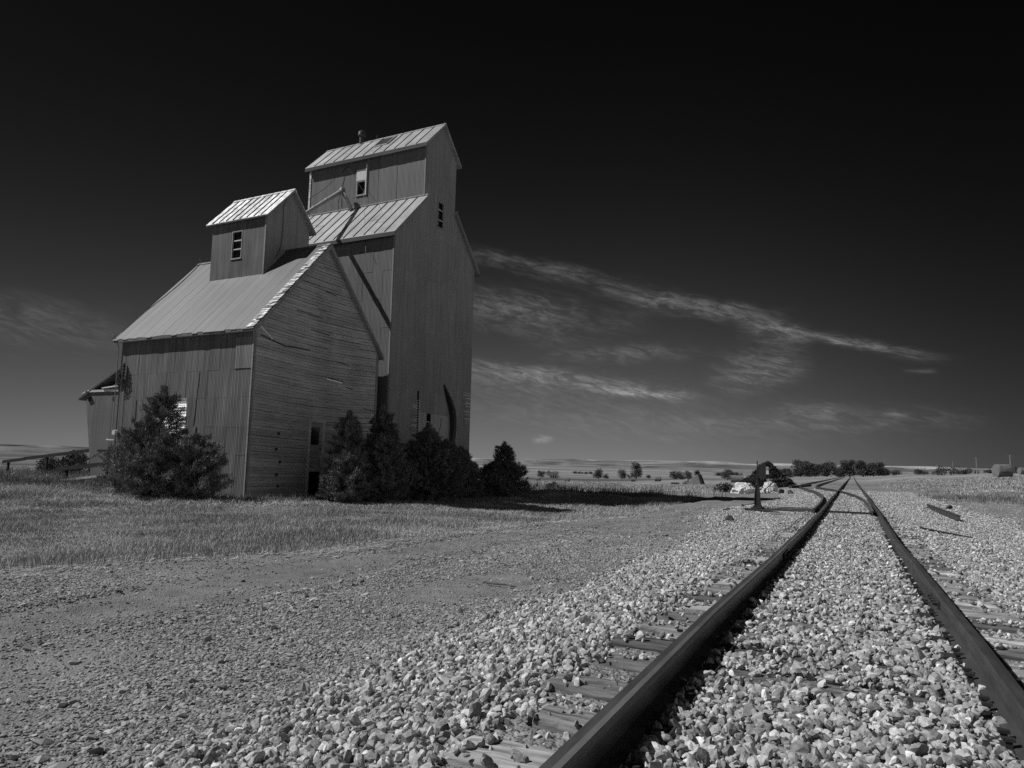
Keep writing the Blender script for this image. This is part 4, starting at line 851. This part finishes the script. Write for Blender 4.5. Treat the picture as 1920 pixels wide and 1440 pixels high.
juniper(-23.15,18.6,3.95,2.1,'big bushy juniper in front of the sheet metal wall, in sunlight',1,tops=((-.08,0,1.),(.95,.15,.56),(-.75,-.1,.6),(.15,-.3,.62),(-.3,-.25,.72),(.5,.1,.46)),n=32000,sq=.7)
juniper(-18.25,23.3,3.4,1.35,'juniper against the clapboard gable, just right of the door',2,tops=((0,0,1.),(.3,-.3,.6)),n=15000)
juniper(-18.0,25.2,3.75,1.7,'tallest juniper in the shade where the two elevators meet',3,tops=((0,0,1.),(.5,-.4,.75),(-.4,-.5,.6)),n=20000)
juniper(-17.6,28.3,3.3,1.75,'broad juniper in front of the patched wall of the tall elevator',4,tops=((0,0,1.),(.5,.3,.8),(-.5,-.3,.76)),n=21000)
juniper(-17.7,31.6,2.4,1.1,'low juniper by the far corner of the tall elevator',5,tops=((0,0,1.),(.4,.2,.75)),n=12000)
juniper(-16.9,34.9,2.72,1.5,'lone rounded juniper standing in the open right of the tall elevator',6,tops=((0,0,1.),(.5,0,.6),(-.6,.1,.62),(.1,-.5,.5)),n=14000)
def bush(name,x,y,w,h,label,cat,n,seed,leaf=.1,m='leaf',group=None,sh=(.6,1.4),lumps=5,dep=1.):
    g=np.random.default_rng(seed); c=[(g.uniform(-.55,.55)*w/2,g.uniform(-.4,.4)*w/2*dep,g.uniform(.3,.62)*h,g.uniform(.35,.55)*min(w/2,h)) for _ in range(lumps)]; c.append((0,0,h*.5,h*.5)); P=[]
    for cx,cy,cz,rr_ in c:
        k=n//len(c); d=g.normal(size=(k,3)); d/=np.linalg.norm(d,axis=1)[:,None]; p=np.array([cx,cy,cz])+d*rr_*(g.uniform(0,1,(k,1))**.35)*(1+.25*(vnoise(d[:,0]*3+cx,d[:,1]*3+d[:,2]*2,seed)-.5)[:,None])*np.array([w/2/max(w/2,h)*1.0+.2,1,.95]); P.append(p)
    P=np.vstack(P); P[:,2]=np.abs(P[:,2]); nn=len(P); D=g.normal(size=(nn,3)); D/=np.linalg.norm(D,axis=1)[:,None]; S=np.cross(D,g.normal(size=D.shape)); S/=np.linalg.norm(S,axis=1)[:,None]; l=g.uniform(.6,1.4,(nn,1))*leaf
    V=np.stack([P-S*l*.4,P+S*l*.4,P+D*l],1).reshape(-1,3); cl=.65+.7*vnoise(P[:,0]*2/w*4,P[:,2]*2/h*3,seed)
    o=np_mesh(name,V,np.arange(3*nn).reshape(-1,3),M[m],np.repeat(cl*g.uniform(*sh,nn),3)); o.location=(x,y,float(gnd(x,y))-.02); tag(o,label,cat,group); return o
bush('shrub',-8.6,54.5,1.5,.75,'low dark shrub left of the white sheeting','shrub',1800,31,.09)
bush('shrub',-19.2,47.5,1.3,.55,'small dark shrub in the grass right of the lone juniper','shrub',1200,32,.09)
bush('shrub',-45.8,30.3,3.2,2.0,'bushy shrub behind the far ramp rail','shrub',3500,33,.11)
bush('shrub',-51.5,32.0,2.4,1.3,'low shrub growing left behind the ramp','shrub',2200,34,.11)
# brush pile with steep sides beyond the switch stand
def pile():
    g=np.random.default_rng(50); n=16000; a=g.uniform(0,2*pi,n); t=g.uniform(0,1,n)**.6; h=2.6*(1-t**1.5)*(1+.18*(vnoise(np.cos(a)*3,np.sin(a)*3+t*3,4)-.5)); r=2.25*t
    u=g.uniform(.55,1,n)**.5; P=np.stack([np.cos(a)*r*(1+.15*g.normal(size=n)*.5)+.0,np.sin(a)*r,h*u],1); P[:,0]+=.35*(P[:,2]<1)*np.sign(P[:,0]); P[:,2]=np.maximum(P[:,2],0)
    D=g.normal(size=(n,3)); D[:,2]*=.6; D/=np.linalg.norm(D,axis=1)[:,None]; S=np.cross(D,g.normal(size=D.shape)); S/=np.linalg.norm(S,axis=1)[:,None]; l=g.uniform(.08,.32,(n,1)); w=g.uniform(.02,.09,(n,1))
    V=np.stack([P-S*w,P+S*w,P+D*l],1).reshape(-1,3); o=np_mesh('brush_pile',V,np.arange(3*n).reshape(-1,3),M['leaf'],np.repeat(g.uniform(.3,1.1,n),3)); o.location=(-7.7,77,-.2); tag(o,'tall dark heap of brush behind the switch stand','brush pile')
pile()
# white sheeting
def sheeting(x,y,sx,sy,sz,seed,label,rz=0):
    V,Fi=ico(3) if False else ico(4); g=seed*3.7; n=fbm(V[:,0]*1.6+g,V[:,1]*1.6+V[:,2]*1.2,4,seed); f=np.abs(vnoise(V[:,0]*2.6+V[:,2]*3+g,V[:,1]*2.6,seed+3)-.5); V2=V*(.5+.75*n+.55*f+.25*vnoise(V[:,0]*7,V[:,1]*7+V[:,2]*5,seed+8))[:,None]; V2=V2*np.array([sx,sy,sz])*.95; V2[:,2]=np.maximum(V2[:,2],-.05*sz)+.02
    o=np_mesh('plastic_sheeting',V2,Fi,M['plastic'],np.ones(len(V2)),smooth=False); o.location=(x,y,float(gnd(x,y))-.02); o.rotation_euler=(0,0,rz); tag(o,label,'plastic sheeting','white sheeting by the siding'); return o
sheeting(-6.62,50.6,.78,.5,.62,2,'largest crumpled white plastic bundle, left of the switch stand mast',.3)
sheeting(-5.75,52.2,.5,.4,.42,3,'middle white plastic bundle directly behind the switch stand',1.1)
sheeting(-5.35,55,.5,.4,.72,5,'smaller white plastic bundle right of the switch stand mast',.6)
b=MB(); r=random.Random(4)
for k in range(16): p=Vector((r.uniform(-.9,.9),r.uniform(-.4,.4),.05)); q=p+Vector((r.uniform(-.6,.6),r.uniform(-.4,.4),r.uniform(.1,.6))); b.beam(p,q,.05,.05)
o=b.build('scrap_timber',M['wood']); o.location=(-5.9,51.6,float(gnd(-5.9,51.6))); tag(o,'tangle of broken dark timber among the white sheeting','scrap timber')
b=MB(); b.beam((-4.5,62,.3),(-3.4,70,.35),.22,.2,sh=3.); o=b.build('scrap_timber',M['wood']); tag(o,'pale beam lying beside the siding beyond the switch stand','scrap timber')
# ------------------------------------------------------------------ hay bales
def bale(x,y,d,l,rz,label,dz=0,m='hay'):
    n=28; k=7; P=[]; 
    for j in range(k+2):
        u=(j-.5)/(k)*l-l/2 if 0<j<k+1 else (-l/2 if j==0 else l/2); u=max(-l/2,min(l/2,u))
        for i in range(n):
            a=2*pi*i/n; rr_=d/2*(1+.03*random.uniform(-1,1))*(1-.05*(j in (0,k+1))); P.append((u,cos(a)*rr_,sin(a)*rr_*(.96 if sin(a)<0 else 1)+d/2*.95))
    Fq=[(j*n+i,j*n+(i+1)%n,(j+1)*n+(i+1)%n,(j+1)*n+i) for j in range(k+1) for i in range(n)]
    b=MB(); b.add(P,Fq+[tuple(range(n-1,-1,-1)),tuple(range((k+1)*n,(k+2)*n))]); b.sh=[random.uniform(.7,1.3) for _ in b.v]
    o=b.build('hay_bale',M[m],smooth=False); o.location=(x,y,float(gnd(x,y))-.05+dz); o.rotation_euler=(0,0,rz); tag(o,label,'hay bale','round hay bales in the fields'); return o
def pol(az,R): return R*sin(radians(az)),R*cos(radians(az))
def on(az,R): 
    x,y=pol(az,R); return x+CAM[0],y
bale(*on(8.9,97),1.55,1.5,.35,'large round hay bale on the right field, in front of a utility pole')
bale(*on(-20.95,265),1.7,1.8,.2,'small round hay bale in the valley nearest the lone juniper')
bale(*on(-15.8,300),1.7,1.8,.15,'small round hay bale below the tallest pair of valley trees')
bale(*on(-13.9,240),1.75,1.9,.1,'round hay bale below the row of dark trees in mid valley')
bale(*on(-8.0,190),1.9,3.0,.1,'long pale hay bale left of the switch stand, nearer of two')
bale(*on(-7.05,215),1.9,2.3,.1,'pale hay bale just left of the brush pile, farther of two')
bale(*on(-23.3,285),1.7,1.8,.15,'small hay bale partly behind the lone juniper')
bale(*on(10.0,190),1.6,1.6,.3,'small bale cut by the right edge of the picture')
# collapsed pale block
b=MB(); b.hexa([(-1.7,-.8,0),(.9,-.8,0),(.9,.8,0),(-1.7,.8,0)],[(-.5,-.7,1.25),(.35,-.7,1.75),(.35,.7,1.75),(-.5,.7,1.25)],1.5); b.hexa([(.92,-.8,0),(1.35,-.8,0),(1.35,.8,0),(.92,.8,0)],[(.37,-.7,1.76),(.72,-.7,1.7),(.72,.7,1.7),(.37,.7,1.76)],.2); b.cyl((-2.2,-.2,.3),(-1.3,-.2,.6),.35,.5,9,1.4)
x,y=on(-11.0,125); o=b.build('collapsed_bale',M['hay']); o.location=(x,y,float(gnd(x,y))-.05); tag(o,'tipped pale block with a dark end lying in the middle field','collapsed bale')
b=MB(); b.box((-.6,-.3,0),(.6,.3,.3)); x,y=on(-12.6,118); o=b.build('timber_block',M['wood']); o.location=(x,y,float(gnd(x,y))); tag(o,'short dark timber lying left of the tipped pale block','timber')
# ------------------------------------------------------------------ far trees
def tree(az,R,h,w,label,seed,group,n=2600,lean=0,trunk=.18):
    g=np.random.default_rng(seed); x,y=on(az,R); root=empty('tree',(x,y,float(gnd(x,y))-.1)); tag(root,label,'tree',group); P=[]; nl=11
    for q in range(nl):
        a=g.uniform(0,2*pi); rr_=w/2*g.uniform(.15,.68); cz=h*g.uniform(.14,.8); c=np.array([cos(a)*rr_,sin(a)*rr_,cz]); lr=min(w,h)*g.uniform(.17,.27)
        k=n//nl; d=g.normal(size=(k,3)); d/=np.linalg.norm(d,axis=1)[:,None]; P.append(c+d*lr*(g.uniform(0,1,(k,1))**.4)*np.array([1.1,1.1,.85]))
    k=n//3; d=g.normal(size=(k,3)); d/=np.linalg.norm(d,axis=1)[:,None]; P.append(np.array([0,0,h*.42])+d*np.array([w*.38,w*.38,h*.42])*(g.uniform(0,1,(k,1))**.5))
    P=np.vstack(P); P=P[P[:,2]>h*.06]; nn=len(P); D=g.normal(size=(nn,3)); D/=np.linalg.norm(D,axis=1)[:,None]; S=np.cross(D,g.normal(size=D.shape)); S/=np.linalg.norm(S,axis=1)[:,None]; l=g.uniform(.5,1.2,(nn,1))*h*.05
    V=np.stack([P-S*l*.5,P+S*l*.5,P+D*l],1).reshape(-1,3); np_mesh('crown',V,np.arange(3*nn).reshape(-1,3),M['leaf'],np.repeat(g.uniform(.6,1.5,nn)*(.7+.7*vnoise(P[:,0]*.8,P[:,2]*.8+P[:,1]*.5,seed)),3),root)
    b=MB(); b.cyl((0,0,-.5),(0,0,h*.5),h*.035,h*.02,7)
    for q in range(5): a=g.uniform(0,2*pi); b.cyl((0,0,h*g.uniform(.2,.4)),(cos(a)*w*.3,sin(a)*w*.3,h*g.uniform(.5,.75)),h*.016,h*.005,5)
    b.build('trunk',M['bark'],root)
T=[(-3.55,420,10.5,10.5,'widest round tree at the left end of the grove by the tracks'),(-4.55,450,6.5,8,'low tree left of the widest tree of the trackside grove'),(-2.55,430,8.2,8.5,'lower tree second from the left in the trackside grove'),(-2.95,480,7,6,'small tree filling the gap behind the grove front'),(-1.75,420,9.5,9.5,'tall dense tree third along the trackside grove'),(-.95,460,6.8,6.5,'short tree just left of where the rails vanish'),(-.25,500,11.6,9,'pale open tree rising exactly where the rails vanish'),(.62,470,10.4,9,'dense tree immediately right of the vanishing rails'),(1.3,470,10,9.5,'dense rounded tree at the right end of the grove'),(2.1,520,6,6,'small bush like tree trailing off right of the grove')]
for i,t in enumerate(T): tree(t[0],t[1],t[2],t[3]*1.4,t[4],200+i,'trees of the trackside grove',n=5200)
T=[(-18.5,640,11,11,'tree with a notched crown in the valley, left of the tall pair'),(-17.95,660,6,8,'low tree hugging the notched valley tree'),(-16.7,640,9.5,10.5,'round tree left of the tallest valley tree'),(-15.55,650,16,15,'tallest tree standing in the valley'),(-16.1,640,5,14,'low bush between the round tree and the tallest valley tree'),(-14.6,660,4.5,6,'tiny tree right of the tallest valley tree'),(-12.7,520,7.5,9,'left tree of the dark cluster in mid valley'),(-12.2,530,8,9,'middle tree of the dark cluster in mid valley'),(-11.6,520,7.5,9,'right tree of the dark cluster in mid valley'),(-10.9,540,7.5,6,'single dark tree right of the mid valley cluster'),(-22.1,640,7,16,'low wide tree beside the white house'),(-23.0,640,8,12,'tree seen right behind the lone juniper'),(-28.2,500,8,8,'dark tree touching the edge of the tall elevator'),(-8.7,300,5,7,'dark tree left of the brush pile in the distance'),(-5.6,430,7,8,'tree between the brush pile and the grove'),(-6.1,460,6,8,'bushy tree right behind the brush pile')]
for i,t in enumerate(T): tree(t[0],t[1],t[2],t[3],t[4],300+i,'trees scattered in the valley',n=1800)
x0=[(-19.9,900,3.5),(-19.5,900,3.2),(-19.1,900,3.6),(-20.3,900,3.4),(-9.3,900,5),(-8.9,905,5.5),(-8.4,900,5),(-7.9,900,4.5),(4.05,330,2.6),(4.5,520,2.4),(5.2,560,3),(5.9,300,3.3),(6.6,430,2.8),(7.1,430,3.2),(8.2,600,3.4),(9.4,300,2.6),(2.9,500,3.6)]
for i,(a,R,h) in enumerate(x0):
    px_='left' if a<0 else 'right'
    bush('hedge_shrub',*on(a,R),h*(3.4 if a>0 else 3),h,('distant dark bush in the broken line along the right horizon' if a>0 else 'distant dark bush in a thin line across the valley floor'),'shrub',900,400+i,h*.12,group=('bushes along the right horizon' if a>0 else 'bushes across the valley floor'),lumps=5)
# ------------------------------------------------------------------ far house and utility poles
x,y=on(-22.05,600); h=empty('white_house',(x,y,float(gnd(x,y))),.35); tag(h,'tiny white house with dark doorways among valley trees','house')
b=MB(); b.box((-3.4,-2.5,-.3),(3.4,2.5,3)); b.build('wall',M['white'],h)
b=MB(); b.hexa([(-3.7,-2.9,3),(3.7,-2.9,3),(3.7,2.9,3),(-3.7,2.9,3)],[(-3.7,-.05,4.6),(3.7,-.05,4.6),(3.7,.05,4.6),(-3.7,.05,4.6)]); b.build('roof',M['roof'],h)
for xx in (-2.0,0.1,2.0): b=MB(); b.box((xx-.45,-2.54,.2),(xx+.45,-2.5,2.2)); b.build('window',M['dark'],h)
def upole(x,y,h,label):
    z=float(gnd(x,y)); r_=empty('utility_pole',(x,y,z),0.25); tag(r_,label,'utility pole','utility poles along the right horizon')
    b=MB(); b.cyl((0,0,-.5),(0,0,h),.17,.12,9); b.build('pole',M['pole'],r_)
    b=MB(); b.beam((-1.3,0,h-.5),(1.3,0,h-.5),.12,.14); b.beam((-.6,.08,h-.55),(0,.08,h-1.1),.05,.05); b.beam((.6,.08,h-.55),(0,.08,h-1.1),.05,.05); b.build('crossarm',M['pole'],r_)
    b=MB()
    for k in (-1.2,-.6,.6,1.2): b.cyl((k,0,h-.43),(k,0,h-.2),.06,.04,7)
    b.build('insulator',M['iron'],r_)
for (X_,Y_,zt,lb) in [(58.0,352,10.0,'utility pole rising behind the large hay bale, largest of the row'),(54.1,411.7,10.0,'second utility pole from the right edge'),(59.3,552,10,'third utility pole from the right edge, above the bushes'),(69.1,762,10.2,'fourth utility pole from the right, beside the round bush'),(87,1115,10,'tiny utility pole fifth from the right edge'),(80.3,1210,9.6,'faintest tiny utility pole nearest the grove')]:
    upole(X_,Y_,zt-float(gnd(X_,Y_)),lb)
# ------------------------------------------------------------------ sun and sky
AZ_S=26.5+math.degrees(TH); EL_S=47.
sd=Vector((cos(radians(EL_S))*cos(radians(AZ_S)),cos(radians(EL_S))*sin(radians(AZ_S)),-sin(radians(EL_S))))   # way the light travels
sl=bpy.data.lights.new('sun','SUN'); sl.energy=3.8; sl.angle=radians(.5); sl.color=(1,1,1); so=bpy.data.objects.new('sun',sl); COL.objects.link(so); so.rotation_euler=sd.to_track_quat('-Z','Y').to_euler()
w=bpy.data.worlds.new('World'); SC.world=w; w.use_nodes=True; nt=w.node_tree; L_=nt.links; bg=nt.nodes['Background']
def mt(op,a,b=None,c=None,clamp=False):
    n=nt.nodes.new('ShaderNodeMath'); n.operation=op; n.use_clamp=clamp
    for i,v in enumerate((a,b,c)):
        if v is None: continue
        if isinstance(v,(int,float)): n.inputs[i].default_value=v
        else: L_.new(v,n.inputs[i])
    return n.outputs[0]
def mr(s,a,b,c,d,smooth=False):
    n=nt.nodes.new('ShaderNodeMapRange'); L_.new(s,n.inputs[0])
    if smooth: n.interpolation_type='SMOOTHSTEP'
    for i,v in enumerate((a,b,c,d)): n.inputs[i+1].default_value=v
    return n.outputs[0]
sky=nt.nodes.new('ShaderNodeTexSky'); sky.sky_type='NISHITA'; sky.sun_disc=False; sky.sun_elevation=radians(EL_S); sky.sun_rotation=math.atan2(-sd.x,-sd.y); sky.air_density=1; sky.dust_density=1
sep=nt.nodes.new('ShaderNodeSeparateColor'); L_.new(sky.outputs[0],sep.inputs[0])
tc=nt.nodes.new('ShaderNodeTexCoord'); sx=nt.nodes.new('ShaderNodeSeparateXYZ'); L_.new(tc.outputs['Generated'],sx.inputs[0])
az=mt('MULTIPLY',mt('ARCTAN2',sx.outputs[0],sx.outputs[1]),180/pi); el_=mt('MULTIPLY',mt('ARCSINE',sx.outputs[2]),180/pi)
# the red end of the sky as an infrared film records it: deep overhead, pale low down
elc=mt('MAXIMUM',el_,0.)
expo=mt('EXPONENT',mt('DIVIDE',mt('MULTIPLY',elc,-1.),mr(az,22,60,6.3,16,True)))
azf=mt('ADD',mt('MULTIPLY',mr(az,-18,14,1,.26,True),mr(az,-75,-45,.75,1,True)),mt('MULTIPLY',mr(az,22,60,0,1.9,True),mr(az,110,170,1,.4,True)))   # plus an added glow, out of view opposite the sun, filling shaded walls
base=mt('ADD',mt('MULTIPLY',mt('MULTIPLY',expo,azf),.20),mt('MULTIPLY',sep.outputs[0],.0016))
cv=nt.nodes.new('ShaderNodeCombineXYZ'); L_.new(mt('MULTIPLY',az,.16),cv.inputs[0]); L_.new(mt('MULTIPLY',mt('ADD',el_,mt('MULTIPLY',az,.22)),.62),cv.inputs[1])
def wn(scale,detail,rough=.6,dist=0.):
    n=nt.nodes.new('ShaderNodeTexNoise'); n.inputs['Scale'].default_value=scale; n.inputs['Detail'].default_value=detail; n.inputs['Roughness'].default_value=rough; n.inputs['Distortion'].default_value=dist; L_.new(cv.outputs[0],n.inputs['Vector']); return n.outputs['Fac']
warp=mt('SUBTRACT',wn(1.1,3),.5); wisp=mr(wn(2.4,10,.72,.9),.41,.70,0,1); fine=mr(wn(5.5,9,.72,.6),.3,.75,.25,1.25)
tex=mt('MULTIPLY',mt('ADD',mt('MULTIPLY',wisp,1.0),.16),fine)
CL_=[(-30.5,16.8,-15.8,14.2,.5,.42,1.2),(-18.5,14.1,-4.2,11.0,.62,.75,1.2),(-8,11.6,5.3,7.95,.32,1.0,.6),(-31,12.5,-20,11.9,1.3,.62,1.4),(-31.5,8.1,-11,5.5,.5,.85,1.0),(-32,7.0,-18,6.4,.9,.3,1.5),(-12,3.5,6,3.2,.4,.22,.8),(-18.5,6.0,-11.6,5.6,.24,1.1,.4),
 (-21.5,8.7,-11,9.0,.55,.45,1.2),(-9.6,7.1,-3,8.1,1.2,.75,1.3),(-7.4,10.7,-2.8,9.7,.6,.62,1.),(-5.6,4.5,.5,4.1,.6,.45,.9),(-1,4.2,8,3.7,.55,.22,1.),(-31,6.0,-8,3.6,2.0,.16,2.5),(-24,9.8,-14,12.0,1.2,.16,1.6),
 (-23.7,2.0,-22.1,2.0,.22,.9,.3),(-64,8.9,-53.5,8.3,1.3,.30,1.5),(-27,3.6,5,2.9,1.1,.14,2.),(2,4.1,4,4.05,.16,.6,.3),(3.5,7.2,5.5,7.1,.16,.35,.5)]
acc=None
for a0,e0,a1,e1,wd,am,wp in CL_:
    Ln=math.hypot(a1-a0,e1-e0); ca,sa=(a1-a0)/Ln,(e1-e0)/Ln
    da=mt('SUBTRACT',az,a0); de=mt('SUBTRACT',el_,e0); t=mt('ADD',mt('MULTIPLY',da,ca/Ln),mt('MULTIPLY',de,sa/Ln)); s_=mt('ADD',mt('SUBTRACT',mt('MULTIPLY',de,ca),mt('MULTIPLY',da,sa)),mt('MULTIPLY',warp,wp*1.6))
    g=mt('EXPONENT',mt('MULTIPLY',mt('MULTIPLY',s_,s_),-1/(wd*wd)))
    m_=mt('MULTIPLY',mt('MULTIPLY',mr(t,-.22,.35,0,am,True),mr(t,.62,1.16,1,0,True)),g); acc=m_ if acc is None else mt('ADD',acc,m_)
cloud=mt('MULTIPLY',mt('MULTIPLY',acc,tex),.24)
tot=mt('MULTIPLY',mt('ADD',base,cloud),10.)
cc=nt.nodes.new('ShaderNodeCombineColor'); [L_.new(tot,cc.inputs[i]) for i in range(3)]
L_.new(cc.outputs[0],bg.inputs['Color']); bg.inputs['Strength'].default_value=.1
SC.view_settings.view_transform='Standard'; SC.view_settings.look='None'; SC.view_settings.exposure=0; SC.view_settings.gamma=1; SC.view_settings.use_curve_mapping=False
SC.render.engine='CYCLES'; SC.cycles.max_bounces=5; SC.cycles.diffuse_bounces=3; SC.cycles.use_denoising=False
